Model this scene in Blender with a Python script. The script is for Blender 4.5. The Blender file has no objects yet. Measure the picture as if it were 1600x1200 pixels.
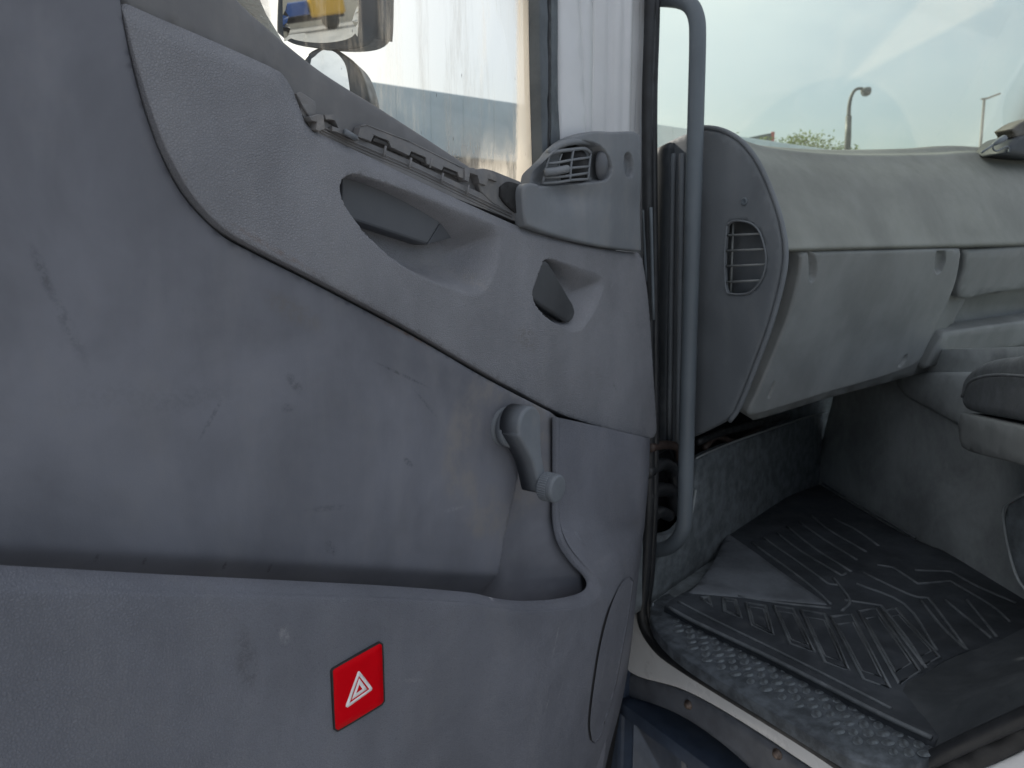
import bpy, bmesh, math, random
import numpy as np
from mathutils import Vector, Matrix, geometry
from math import radians as R_, sin, cos, pi

random.seed(4); rng = np.random.default_rng(4)
scn = bpy.context.scene
COL = scn.collection

# ------------------------------------------------------------------ camera
CAM = Vector((0, 0, 1.75)); PITCH = R_(8.5); LENS = 26.0
cd = bpy.data.cameras.new('camera'); cam = bpy.data.objects.new('camera', cd); COL.objects.link(cam)
cam.location = CAM; cam.rotation_euler = (pi/2 - PITCH, 0, 0)
cd.lens = LENS; cd.sensor_width = 36; cd.clip_start = 0.02; cd.clip_end = 3000
cd.dof.use_dof = True; cd.dof.focus_distance = 0.95; cd.dof.aperture_fstop = 10
scn.camera = cam

# ------------------------------------------------------------------ light
SUN_AZ, SUN_EL = R_(312), R_(35)          # azimuth clockwise from +Y
w = bpy.data.worlds.new('World'); scn.world = w; w.use_nodes = True
nt = w.node_tree; nt.nodes.clear()
wo = nt.nodes.new('ShaderNodeOutputWorld'); wb = nt.nodes.new('ShaderNodeBackground')
sk = nt.nodes.new('ShaderNodeTexSky'); sk.sky_type = 'NISHITA'; sk.sun_disc = False
sk.sun_elevation = SUN_EL; sk.sun_rotation = SUN_AZ
sk.air_density = 1.0; sk.dust_density = 5.0; sk.ozone_density = .5; sk.altitude = 100
wb.inputs['Strength'].default_value = 0.12
# bright broken cloud added high in the sky as fill light from overhead
tc = nt.nodes.new('ShaderNodeTexCoord'); mp = nt.nodes.new('ShaderNodeMapping'); mp.inputs['Scale'].default_value = (1, 1, 2.2)
cl = nt.nodes.new('ShaderNodeTexNoise'); cl.inputs['Scale'].default_value = 2.3; cl.inputs['Detail'].default_value = 6; cl.inputs['Roughness'].default_value = .55
mr = nt.nodes.new('ShaderNodeMapRange'); mr.interpolation_type = 'SMOOTHSTEP'
for k_, q_ in zip(range(1, 5), (.30, .62, .15, .85)): mr.inputs[k_].default_value = q_
mx = nt.nodes.new('ShaderNodeMix'); mx.data_type = 'RGBA'; mx.inputs[7].default_value = (7.6, 7.7, 7.9, 1)
nt.links.new(tc.outputs['Generated'], mp.inputs[0]); nt.links.new(mp.outputs[0], cl.inputs['Vector']); nt.links.new(cl.outputs[0], mr.inputs[0])
sx = nt.nodes.new('ShaderNodeSeparateXYZ'); nt.links.new(tc.outputs['Generated'], sx.inputs[0])
hz = nt.nodes.new('ShaderNodeMapRange'); hz.interpolation_type = 'SMOOTHSTEP'; nt.links.new(sx.outputs[2], hz.inputs[0])
for k_, q_ in zip(range(1, 5), (.15, .55, .04, 1)): hz.inputs[k_].default_value = q_
ml = nt.nodes.new('ShaderNodeMath'); ml.operation = 'MULTIPLY'; nt.links.new(mr.outputs[0], ml.inputs[0]); nt.links.new(hz.outputs[0], ml.inputs[1])
nt.links.new(ml.outputs[0], mx.inputs[0]); nt.links.new(sk.outputs[0], mx.inputs[6])
nt.links.new(mx.outputs[2], wb.inputs[0]); nt.links.new(wb.outputs[0], wo.inputs[0])
sd = bpy.data.lights.new('sun', 'SUN'); sd.energy = 3.0; sd.angle = R_(1.5); sd.color = (1, .94, .85)
sun = bpy.data.objects.new('sun', sd); COL.objects.link(sun)
sdir = Vector((sin(SUN_AZ)*cos(SUN_EL), cos(SUN_AZ)*cos(SUN_EL), sin(SUN_EL)))
sun.rotation_euler = (-sdir).to_track_quat('-Z', 'Y').to_euler(); sun.location = (0, 0, 30)
scn.view_settings.view_transform = 'Standard'; scn.view_settings.look = 'None'
scn.view_settings.exposure = 0.58; scn.view_settings.gamma = 1
scn.render.engine = 'CYCLES'
scn.cycles.use_denoising = True
scn.cycles.max_bounces = 10; scn.cycles.transparent_max_bounces = 16
scn.cycles.caustics_reflective = False; scn.cycles.caustics_refractive = False

# ------------------------------------------------------------------ frames
FPX = LENS/36*1600
def ray(px, py):
    x = (px-800)/FPX; up = -(py-600)/FPX
    return Vector((x, cos(PITCH)+up*sin(PITCH), -sin(PITCH)+up*cos(PITCH)))
class Frame:
    """a plane of the place: o origin, a/b in-plane axes, n outward normal"""
    def __init__(s, o, a, b):
        s.o = Vector(o); s.a = Vector(a).normalized(); b = Vector(b)
        s.b = (b - s.a*b.dot(s.a)).normalized(); s.n = s.a.cross(s.b)
    def hit(s, px, py, w=0.0):
        d = ray(px, py); t = ((s.o + s.n*w - CAM).dot(s.n))/d.dot(s.n)
        p = CAM + d*t - s.o; return (p.dot(s.a), p.dot(s.b))
    def P(s, u, v, w=0.0): return s.o + s.a*u + s.b*v + s.n*w
    def pt(s, px, py, w=0.0): return s.P(*s.hit(px, py, w), w)
Z = Vector((0, 0, 1))
TH = R_(36.5)                                     # the open door
U = Vector((sin(TH), cos(TH), 0)); W = Vector((cos(TH), -sin(TH), 0))
DOOR = Frame(CAM + ray(790, 665)*1.13, U, Z)      # n == W
YAW = R_(32)                                      # the truck
TR = Vector((cos(YAW), sin(YAW), 0)); TF = Vector((-sin(YAW), cos(YAW), 0))
HINGE = DOOR.pt(1020, 690)
R0 = (HINGE-CAM).dot(TR) + 0.02                   # cab side plane
FH = (HINGE-CAM).dot(TF)
def TP(r, f, z): return CAM + TR*r + TF*f + Z*z   # truck coordinates (z from eye level)
def side(r): return Frame(TP(r, 0, 0), -TF, Z)    # faces left
def rear(f): return Frame(TP(0, f, 0), TR, Z)     # faces rearward
def level(z): return Frame(TP(0, 0, z), TR, TF)   # faces up

# ------------------------------------------------------------------ scene tree helpers
def empty(name, loc, ax=None):
    o = bpy.data.objects.new(name, None); COL.objects.link(o); o.empty_display_size = .1
    if ax is None: o.matrix_world = Matrix.Translation(loc)
    else:
        m = Matrix((ax[0], ax[1], ax[2])).transposed().to_4x4(); o.matrix_world = Matrix.Translation(loc) @ m
    return o
def tag(o, label=None, cat=None, group=None, kind=None):
    if label: o['label'] = label
    if cat: o['category'] = cat
    if group: o['group'] = group
    if kind: o['kind'] = kind
    return o
def root_of(o):
    while o is not None and o.parent is not None: o = o.parent
    return o
def link(name, me, parent=None, mat=None, label=None):
    o = bpy.data.objects.new(name, me); COL.objects.link(o)
    if mat and not me.materials: me.materials.append(mat)
    if parent: o.parent = parent
    if label: o['label'] = label
    return o
def obj(name, verts, faces, mat, parent=None, smooth=True, label=None, fix=False):
    r = root_of(parent)
    if r is not None and r.type == 'EMPTY':
        inv = r.matrix_world.inverted(); verts = [inv @ Vector(v) for v in verts]
    me = bpy.data.meshes.new(name); me.from_pydata([tuple(v) for v in verts], [], faces)
    if fix:
        bm = bmesh.new(); bm.from_mesh(me); bmesh.ops.recalc_face_normals(bm, faces=bm.faces); bm.to_mesh(me); bm.free()
    me.update()
    if smooth: me.polygons.foreach_set('use_smooth', [True]*len(me.polygons))
    return link(name, me, parent, mat, label)
def bm_obj(name, bm, mat, parent=None, smooth=True, label=None):
    v = [x.co.copy() for x in bm.verts]; bm.verts.index_update()
    f = [[y.index for y in x.verts] for x in bm.faces]; bm.free()
    return obj(name, v, f, mat, parent, smooth, label)
class Acc:
    """collects verts and faces of one mesh"""
    def __init__(s): s.v = []; s.f = []
    def add(s, v, f):
        k = len(s.v); s.v += list(v); s.f += [[i+k for i in x] for x in f]; return s
    def build(s, name, mat, parent=None, **k): return obj(name, s.v, s.f, mat, parent, **k)

# ------------------------------------------------------------------ shape helpers
def cr(pts, step=None, n=6, closed=False, brk=True, lin=False):
    """Catmull-Rom through pts (any dimension); spline breaks at sharp corners"""
    P = [np.array(p, float) for p in pts]; N = len(P); out = []
    def turn(i):
        if not closed and (i == 0 or i == N-1): return True
        if not brk: return False
        a = P[i]-P[i-1]; b = P[(i+1) % N]-P[i]
        c = a.dot(b)/(np.linalg.norm(a)*np.linalg.norm(b)+1e-12)
        return c < .62
    sharp = [turn(i) for i in range(N)]
    for i in range(N if closed else N-1):
        p1, p2 = P[i], P[(i+1) % N]
        if lin:
            k = max(1, int(round(np.linalg.norm(p2-p1)/step)))
            out += [p1+(p2-p1)*j/k for j in range(k)]; continue
        p0 = P[i-1] if not sharp[i] else 2*p1-p2
        p3 = P[(i+2) % N] if not sharp[(i+1) % N] else 2*p2-p1
        L = np.linalg.norm(p2-p1); k = n if step is None else max(1, int(round(L/step)))
        for j in range(k):
            t = j/k
            out.append(.5*((2*p1)+(-p0+p2)*t+(2*p0-5*p1+4*p2-p3)*t*t+(-p0+3*p1-3*p2+p3)*t**3))
    if not closed: out.append(P[-1])
    return np.array(out)
def dist(pts, poly, closed=True):
    a = poly; b = np.roll(poly, -1, 0)
    if not closed: a = poly[:-1]; b = poly[1:]
    out = np.full(len(pts), 1e9)
    for s in range(0, len(pts), 4000):
        p = pts[s:s+4000, None, :]; ab = (b-a)[None]; ap = p-a[None]
        t = np.clip((ap*ab).sum(2)/((ab**2).sum(2)+1e-15), 0, 1)
        out[s:s+4000] = np.sqrt(((ap-t[..., None]*ab)**2).sum(2)).min(1)
    return out
def inside(pts, poly):
    x, y = pts[:, 0], pts[:, 1]; c = np.zeros(len(pts), bool)
    for (x1, y1), (x2, y2) in zip(poly, np.roll(poly, -1, 0)):
        if y1 == y2: continue
        m = ((y1 > y) != (y2 > y)) & (x < (x2-x1)*(y-y1)/(y2-y1)+x1); c ^= m
    return c
def sst(x): x = np.clip(x, 0, 1); return x*x*(3-2*x)
def uvs(fr, px, w0=0.0): return np.array([fr.hit(x, y, w0) for x, y in px])
class Recess:
    """a moulded hollow in a panel: outline, depth, wall width (number or function of uv)"""
    def __init__(s, fr, px, w0, depth, width):
        s.poly = cr(uvs(fr, px, w0), step=.004, closed=True); s.depth = depth; s.width = width
    def off(s, p):
        i = inside(p, s.poly); d = np.where(i, dist(p, s.poly), 0)
        wd = s.width(p) if callable(s.width) else s.width
        return -s.depth*sst(d/wd)
def panel(name, fr, px, mat, parent, w0=0., wfun=None, res=.006, r=.003, thick=.01, recs=(), holes=(), back=False, uv=None, label=None, closed_spline=True, feats=(), smooth=True, lin=False):
    pl = uvs(fr, px, w0) if uv is None else np.array(uv, float)
    st = max(res*.8, r*.5, .0008)
    pl = cr(pl, step=st, closed=True, lin=lin)
    area = .5*np.sum(pl[:, 0]*np.roll(pl[:, 1], -1)-np.roll(pl[:, 0], -1)*pl[:, 1])
    if area < 0: pl = pl[::-1]
    hl = []
    for h in holes:
        q = cr(uvs(fr, h, w0), step=st, closed=True); hl.append(q)
    tan = np.roll(pl, -1, 0)-np.roll(pl, 1, 0); tan /= np.linalg.norm(tan, axis=1)[:, None]+1e-12
    nrm = np.stack([-tan[:, 1], tan[:, 0]], 1)
    extra = []
    for d in (.06*r, .25*r, .6*r, r):
        q = pl+nrm*d; ok = inside(q, pl) & (dist(q, pl) > .9*d); extra.append(q[ok])
    for rc in recs:
        q0 = rc.poly; t2 = np.roll(q0, -1, 0)-np.roll(q0, 1, 0); t2 /= np.linalg.norm(t2, axis=1)[:, None]+1e-12
        n2 = np.stack([-t2[:, 1], t2[:, 0]], 1)
        for d in (-.004, -.0015, 0, .0015, .003, .005, .008): extra.append(q0+n2*d)
    for q in feats: extra.append(np.asarray(q))
    lo, hi = pl.min(0), pl.max(0)
    gx, gy = np.meshgrid(np.arange(lo[0], hi[0], res), np.arange(lo[1], hi[1], res*.87)); gx = gx+(np.arange(gx.shape[0]) % 2)[:, None]*res*.5
    g = np.stack([gx.ravel(), gy.ravel()], 1); g = g[inside(g, pl)]; g = g[dist(g, pl) > r+res*.35]
    ex = np.concatenate(extra) if extra else np.zeros((0, 2)); ex = ex[inside(ex, pl)]
    if len(ex):
        # thin out near-coincident points
        key = np.round(ex/(st*.35)).astype(int); _, ix = np.unique(key, axis=0, return_index=True); ex = ex[np.sort(ix)]
    pts = np.concatenate([pl]+hl+[ex, g]); nb = len(pl)
    edges = [(i, (i+1) % nb) for i in range(nb)]; k = nb
    for q in hl: edges += [(k+i, k+(i+1) % len(q)) for i in range(len(q))]; k += len(q)
    vo, eo, fo, vorig, _, _ = geometry.delaunay_2d_cdt([Vector(p) for p in pts], edges, [], 0, 1e-6)
    P2 = np.array([tuple(v) for v in vo]); F = np.array([list(f) for f in fo if len(f) == 3])
    cen = P2[F].mean(1); ok = inside(cen, pl)
    for q in hl: ok &= ~inside(cen, q)
    F = F[ok]
    d = dist(P2, pl); dr = np.clip(d, 0, r)
    wv = np.full(len(P2), w0, float)
    if wfun is not None: wv += wfun(P2)
    for rc in recs: wv += rc.off(P2)
    wv -= r-np.sqrt(np.maximum(0, r*r-(r-dr)**2))
    verts = [fr.P(p[0], p[1], q) for p, q in zip(P2, wv)]
    a, b, c = P2[F[:, 0]], P2[F[:, 1]], P2[F[:, 2]]
    ccw = ((b[:, 0]-a[:, 0])*(c[:, 1]-a[:, 1])-(b[:, 1]-a[:, 1])*(c[:, 0]-a[:, 0])) > 0
    faces = [list(f) if s else list(f[::-1]) for f, s in zip(F, ccw)]
    # skirt on open boundary edges
    cnt = {}
    for f in faces:
        for i in range(3):
            e = (f[i], f[(i+1) % 3]); cnt[e] = 1
    bnd = [e for e in cnt if (e[1], e[0]) not in cnt]
    mp = {}
    for e in bnd:
        for i in e:
            if i not in mp: mp[i] = len(verts); verts.append(fr.P(P2[i][0], P2[i][1], wv[i]-thick))
    for e in bnd: faces.append([e[1], e[0], mp[e[0]], mp[e[1]]])
    if back:
        n0 = len(faces)
        base = {}
        for f in [x for x in faces[:n0] if len(x) == 3]:
            q = []
            for i in f[::-1]:
                if i in mp: q.append(mp[i])
                else:
                    if i not in base: base[i] = len(verts); verts.append(fr.P(P2[i][0], P2[i][1], w0-thick-.5*r))
                    q.append(base[i])
            faces.append(q)
    return obj(name, verts, faces, mat, parent, smooth, label)
def tubev(pts, r, seg=12, smooth=None, cap=True):
    P = [Vector(p) for p in pts]
    if smooth: P = [Vector(p) for p in cr([tuple(p) for p in P], n=smooth)]
    n = len(P); rr = r if hasattr(r, '__len__') else [r]*n
    if len(rr) != n: rr = np.interp(np.linspace(0, 1, n), np.linspace(0, 1, len(rr)), rr)
    t = [(P[min(i+1, n-1)]-P[max(i-1, 0)]).normalized() for i in range(n)]
    x = t[0].orthogonal().normalized(); v = []; f = []
    for i in range(n):
        x = (x-t[i]*x.dot(t[i])).normalized(); y = t[i].cross(x)
        for k in range(seg):
            a = 2*pi*k/seg; v.append(P[i]+(x*cos(a)+y*sin(a))*rr[i])
    for i in range(n-1):
        for k in range(seg):
            k2 = (k+1) % seg; f.append([i*seg+k, i*seg+k2, (i+1)*seg+k2, (i+1)*seg+k])
    if cap: f.append(list(range(seg))[::-1]); f.append([(n-1)*seg+k for k in range(seg)])
    return v, f
def tube(name, pts, r, mat, parent=None, seg=12, smooth=None, label=None):
    v, f = tubev(pts, r, seg, smooth); return obj(name, v, f, mat, parent, True, label)
def lathev(o, axis, prof, seg=32, rad=None):
    ax = Vector(axis).normalized(); x = ax.orthogonal().normalized(); y = ax.cross(x); v = []; f = []; n = len(prof)
    for i, (r, h) in enumerate(prof):
        for k in range(seg):
            a = 2*pi*k/seg; q = r*(rad(i, k) if rad else 1); v.append(Vector(o)+ax*h+(x*cos(a)+y*sin(a))*q)
    for i in range(n-1):
        for k in range(seg):
            k2 = (k+1) % seg; f.append([i*seg+k, i*seg+k2, (i+1)*seg+k2, (i+1)*seg+k])
    f.append(list(range(seg))[::-1]); f.append([(n-1)*seg+k for k in range(seg)])
    return v, f
def lathe(name, o, axis, prof, mat, parent=None, seg=32, rad=None, label=None):
    v, f = lathev(o, axis, prof, seg, rad); return obj(name, v, f, mat, parent, True, label)
def loftv(rows, nu=4, nv=4, brk=True):
    rows = [cr([tuple(p) for p in r], n=nu, brk=brk) for r in rows]
    A = np.array(rows)                             # rows x cols x 3
    cols = [cr(A[:, j], n=nv, brk=brk) for j in range(A.shape[1])]
    G = np.array(cols); nc, nr = G.shape[:2]
    v = [Vector(G[i, j]) for i in range(nc) for j in range(nr)]
    f = [[i*nr+j, i*nr+j+1, (i+1)*nr+j+1, (i+1)*nr+j] for i in range(nc-1) for j in range(nr-1)]
    return v, f
def loft(name, rows, mat, parent, nu=4, nv=4, flip=False, label=None, brk=True):
    v, f = loftv(rows, nu, nv, brk)
    if flip: f = [x[::-1] for x in f]
    return obj(name, v, f, mat, parent, True, label)
def boxv(fr, u0, u1, v0, v1, w0, w1, bev=.002):
    bm = bmesh.new()
    vs = [bm.verts.new(fr.P(u, v, q)) for q in (w0, w1) for (u, v) in ((u0, v0), (u1, v0), (u1, v1), (u0, v1))]
    for q in ((3, 2, 1, 0), (4, 5, 6, 7), (0, 1, 5, 4), (1, 2, 6, 5), (2, 3, 7, 6), (3, 0, 4, 7)): bm.faces.new([vs[i] for i in q])
    if bev: bmesh.ops.bevel(bm, geom=bm.edges[:], offset=bev, segments=2, affect='EDGES', profile=.5)
    bm.verts.index_update(); v = [x.co.copy() for x in bm.verts]; f = [[y.index for y in x.verts] for x in bm.faces]; bm.free()
    return v, f
def box(name, fr, u0, u1, v0, v1, w0, w1, mat, parent, bev=.002, label=None):
    v, f = boxv(fr, u0, u1, v0, v1, w0, w1, bev); return obj(name, v, f, mat, parent, False, label)
def prism(name, front, back, mat, parent, smooth=False, label=None, bev=0):
    """solid between two matching polygons"""
    n = len(front); v = list(front)+list(back); f = [list(range(n)), [n+i for i in range(n)][::-1]]
    f += [[(i+1) % n, i, n+i, n+(i+1) % n] for i in range(n)]
    bm = bmesh.new(); vs = [bm.verts.new(p) for p in v]
    for q in f: bm.faces.new([vs[i] for i in q])
    bmesh.ops.recalc_face_normals(bm, faces=bm.faces[:])
    if bev: bmesh.ops.bevel(bm, geom=bm.edges[:], offset=bev, segments=2, affect='EDGES', profile=.5)
    return bm_obj(name, bm, mat, parent, smooth, label)

# ------------------------------------------------------------------ materials
def nmat(name):
    m = bpy.data.materials.new(name); m.use_nodes = True
    return m, m.node_tree, m.node_tree.nodes['Principled BSDF']
def N(nt, t, **kw):
    n = nt.nodes.new(t)
    for k, v in kw.items():
        if k in n.inputs: n.inputs[k].default_value = v
        else: setattr(n, k, v)
    return n
def math_(nt, op, a, b=None, clamp=False):
    n = nt.nodes.new('ShaderNodeMath'); n.operation = op; n.use_clamp = clamp
    for i, x in enumerate((a, b)):
        if x is None: continue
        if isinstance(x, (int, float)): n.inputs[i].default_value = x
        else: nt.links.new(x, n.inputs[i])
    return n.outputs[0]
def mix(nt, fac, a, b):
    n = nt.nodes.new('ShaderNodeMix'); n.data_type = 'RGBA'
    for i, x in ((0, fac), (6, a), (7, b)):
        if isinstance(x, (int, float)): n.inputs[i].default_value = x
        elif isinstance(x, tuple): n.inputs[i].default_value = x if len(x) == 4 else (*x, 1)
        else: nt.links.new(x, n.inputs[i])
    return n.outputs[2]
def noise(nt, vec, scale, detail=4, rough=.55, dist=0):
    n = nt.nodes.new('ShaderNodeTexNoise'); n.inputs['Scale'].default_value = scale; n.inputs['Detail'].default_value = detail
    n.inputs['Roughness'].default_value = rough; n.inputs['Distortion'].default_value = dist
    nt.links.new(vec, n.inputs['Vector']); return n.outputs[0]
def rampf(nt, x, lo, hi, a=0., b=1.):
    n = nt.nodes.new('ShaderNodeMapRange'); n.interpolation_type = 'SMOOTHSTEP'; n.clamp = True
    for i, q in enumerate((x, lo, hi, a, b)):
        if isinstance(q, (int, float)): n.inputs[i].default_value = q
        else: nt.links.new(q, n.inputs[i])
    return n.outputs[0]
def mapped(nt, vec, scale=(1, 1, 1), rot=(0, 0, 0), loc=(0, 0, 0)):
    n = nt.nodes.new('ShaderNodeMapping'); n.inputs['Scale'].default_value = scale; n.inputs['Rotation'].default_value = rot
    n.inputs['Location'].default_value = loc; nt.links.new(vec, n.inputs['Vector']); return n.outputs[0]
def coords(nt): return nt.nodes.new('ShaderNodeTexCoord').outputs['Object']
def seg_mask(nt, vec, wob, p, q, half, soft=.4):
    """a capsule-like scuff from p to q in door-local (x,z)"""
    L = math.hypot(q[0]-p[0], q[1]-p[1]) or 1e-4; ang = math.atan2(q[1]-p[1], q[0]-p[0])
    c = ((p[0]+q[0])/2, (p[1]+q[1])/2)
    m1 = mapped(nt, vec, loc=(-c[0], 0, -c[1])); m2 = mapped(nt, m1, rot=(0, ang, 0)); m3 = mapped(nt, m2, scale=(2/L, 0, 1/half))
    ln = nt.nodes.new('ShaderNodeVectorMath'); ln.operation = 'LENGTH'; nt.links.new(m3, ln.inputs[0])
    return math_(nt, 'MULTIPLY', rampf(nt, ln.outputs['Value'], 1.0, soft, 0, 1), wob)
def plastic(name, base, rough=.5, grain=None, gscale=300, gbump=.3, smudge=.25, dust=.1, marks=(), ring=None, fine=True, dustcol=(.25, .24, .225), spec=.36):
    m, nt, b = nmat(name); v = coords(nt)
    n1 = noise(nt, v, 4.5, 5, .6, .4); n2 = noise(nt, mapped(nt, v, scale=(1.2, 1.2, .35)), 14, 4, .6, .2); n3 = noise(nt, v, 60, 3, .7)
    sm = rampf(nt, math_(nt, 'ADD', math_(nt, 'MULTIPLY', n1, .8), math_(nt, 'MULTIPLY', n2, .2)), .32, .68, 1-smudge, 1+smudge)
    bc = nt.nodes.new('ShaderNodeRGB'); bc.outputs[0].default_value = (*base, 1)
    vm = nt.nodes.new('ShaderNodeVectorMath'); vm.operation = 'SCALE'; nt.links.new(bc.outputs[0], vm.inputs[0]); nt.links.new(sm, vm.inputs['Scale'])
    col = vm.outputs[0]
    dm = math_(nt, 'MULTIPLY', rampf(nt, math_(nt, 'ADD', math_(nt, 'MULTIPLY', n2, .65), math_(nt, 'MULTIPLY', n3, .35)), .45, .72), dust)
    col = mix(nt, dm, col, dustcol)
    # faint rubbed streaks
    st = noise(nt, mapped(nt, v, scale=(3, 3, 40), rot=(0, .5, 0)), 6, 6, .75, .3)
    col = mix(nt, rampf(nt, st, .62, .8, 0, .25), col, tuple(min(1, x*1.5+.02) for x in base))
    st2 = noise(nt, mapped(nt, v, scale=(30, 30, 2.5), rot=(0, -.12, 0)), 5, 5, .7, .2)
    col = mix(nt, rampf(nt, st2, .62, .85, 0, .12), col, tuple(x*.6 for x in base))
    if ring:
        (cx, cz), r1, r2 = ring
        q = mapped(nt, v, loc=(-cx, 0, -cz)); q = mapped(nt, q, scale=(1, 0, 1)); ln = nt.nodes.new('ShaderNodeVectorMath'); ln.operation = 'LENGTH'; nt.links.new(q, ln.inputs[0])
        d = math_(nt, 'ADD', ln.outputs['Value'], math_(nt, 'MULTIPLY', math_(nt, 'SUBTRACT', noise(nt, v, 16, 3), .5), .03))
        rm = math_(nt, 'MULTIPLY', rampf(nt, d, r1-.03, r1, 0, 1), rampf(nt, d, r2, r2+.025, 1, 0))
        rm = math_(nt, 'MULTIPLY', rm, rampf(nt, noise(nt, v, 22, 4, .65), .4, .65, .1, .55))
        col = mix(nt, rm, col, (.22, .205, .19))
    if marks:
        wob = rampf(nt, noise(nt, v, 160, 4, .75), .42, .6, .15, 1)
        for p, q, half, c, a, soft in marks:
            mk = math_(nt, 'MULTIPLY', seg_mask(nt, v, wob, p, q, half, soft), a); col = mix(nt, mk, col, c)
    nt.links.new(col, b.inputs['Base Color'])
    rg = rampf(nt, math_(nt, 'ADD', math_(nt, 'MULTIPLY', n1, .5), math_(nt, 'MULTIPLY', n3, .5)), .35, .65, rough+.02, rough+.2)
    nt.links.new(rg, b.inputs['Roughness']); b.inputs['Specular IOR Level'].default_value = spec
    hs = None
    if grain == 'leather':
        dv = noise(nt, v, 90, 2); wv = nt.nodes.new('ShaderNodeVectorMath'); wv.operation = 'ADD'
        sc = nt.nodes.new('ShaderNodeVectorMath'); sc.operation = 'SCALE'; sc.inputs['Scale'].default_value = .0022
        cn = nt.nodes.new('ShaderNodeTexNoise'); cn.inputs['Scale'].default_value = 110; nt.links.new(v, cn.inputs['Vector'])
        nt.links.new(cn.outputs['Color'], sc.inputs[0]); nt.links.new(v, wv.inputs[0]); nt.links.new(sc.outputs[0], wv.inputs[1])
        vo = nt.nodes.new('ShaderNodeTexVoronoi'); vo.feature = 'DISTANCE_TO_EDGE'; vo.inputs['Scale'].default_value = gscale
        nt.links.new(wv.outputs[0], vo.inputs['Vector'])
        h = rampf(nt, vo.outputs['Distance'], 0, .28, 0, 1)
        h2 = noise(nt, v, gscale*.35, 3)
        hs = math_(nt, 'ADD', math_(nt, 'MULTIPLY', h, rampf(nt, noise(nt, v, 9, 3), .3, .7, .55, 1.)), math_(nt, 'MULTIPLY', h2, .6))
        dist_ = .0007
        col = mix(nt, math_(nt, 'MULTIPLY', rampf(nt, vo.outputs['Distance'], .0, .12, 1, 0), .35), col, tuple(x*.45 for x in base)); nt.links.new(col, b.inputs['Base Color'])
    elif grain == 'fine' or fine:
        hs = noise(nt, v, 520, 2, .6); dist_ = .00045
    if hs is not None:
        bp = nt.nodes.new('ShaderNodeBump'); bp.inputs['Strength'].default_value = gbump; bp.inputs['Distance'].default_value = dist_
        nt.links.new(hs, bp.inputs['Height']); nt.links.new(bp.outputs[0], b.inputs['Normal'])
    return m
def simple(name, base, rough=.5, metal=0., var=.2, scale=20, bump=0., spec=.5):
    m, nt, b = nmat(name); v = coords(nt); n = noise(nt, v, scale, 5, .6)
    col = mix(nt, rampf(nt, n, .3, .7), tuple(x*(1-var) for x in base), tuple(min(1, x*(1+var)) for x in base))
    nt.links.new(col, b.inputs['Base Color']); b.inputs['Metallic'].default_value = metal; b.inputs['Specular IOR Level'].default_value = spec
    nt.links.new(rampf(nt, noise(nt, v, scale*2.3, 3), .3, .7, max(.03, rough-.1), min(1, rough+.1)), b.inputs['Roughness'])
    if bump:
        bp = nt.nodes.new('ShaderNodeBump'); bp.inputs['Strength'].default_value = bump; bp.inputs['Distance'].default_value = .004
        nt.links.new(noise(nt, v, scale*8, 4), bp.inputs['Height']); nt.links.new(bp.outputs[0], b.inputs['Normal'])
    return m
def D(px, py, w0=0.):                                   # door-local (x, z) of a pixel on the trim
    u, v = DOOR.hit(px, py, w0); return (u, v)
DRK = (.025, .027, .032); LGT = (.42, .42, .42); RST = (.16, .10, .07)
def mk(x1, y1, x2, y2, half_px, c, a, soft=.3, w0=0.): return (D(x1, y1, w0), D(x2, y2, w0), half_px*.0009, c, a, soft)
GREY = (.146, .151, .174)
marks_low = [mk(44, 366, 92, 480, 7, DRK, .42, .1), mk(66, 420, 152, 596, 9, DRK, .28, .1), mk(448, 580, 480, 620, 9, DRK, .35), mk(440, 640, 470, 635, 8, DRK, .3),
             mk(630, 715, 648, 730, 6, DRK, .6), mk(510, 845, 530, 870, 9, DRK, .5), mk(470, 800, 560, 790, 6, DRK, .25), mk(575, 560, 680, 610, 3, DRK, .45),
             mk(640, 600, 690, 660, 3, DRK, .3), mk(310, 700, 360, 610, 4, DRK, .3), mk(560, 482, 700, 556, 3, RST, .7), mk(700, 558, 860, 641, 3.5, RST, .85),
             mk(330, 352, 500, 440, 2.5, RST, .35), mk(400, 450, 520, 520, 20, (.13, .12, .11), .45), mk(430, 880, 432, 905, 3, DRK, .8), mk(360, 878, 362, 900, 3, DRK, .7), mk(160, 866, 158, 888, 3, DRK, .5),
             mk(235, 870, 236, 892, 3, DRK, .5), mk(690, 800, 730, 790, 5, LGT, .15), mk(150, 640, 420, 610, 24, (.06, .064, .07), .18, .0), mk(20, 640, 280, 600, 26, (.06, .064, .07), .12, .0)]
marks_up = [mk(848, 450, 853, 446, 4, LGT, .6), mk(962, 440, 958, 452, 2.5, LGT, .7, w0=.012), mk(955, 470, 953, 476, 3, LGT, .5, w0=.012), mk(470, 150, 540, 230, 9, RST, .22, w0=.012),
            mk(330, 330, 520, 440, 5, RST, .35, w0=.012), mk(800, 560, 812, 575, 4, LGT, .18, w0=.012), mk(700, 420, 745, 455, 14, (.3, .28, .26), .35, w0=-.02), mk(640, 400, 760, 440, 22, (.25, .24, .22), .25, w0=-.02),
            mk(800, 520, 850, 540, 30, (.14, .125, .11), .4, w0=.012), mk(960, 590, 970, 620, 4, DRK, .3, w0=.012)]
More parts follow.
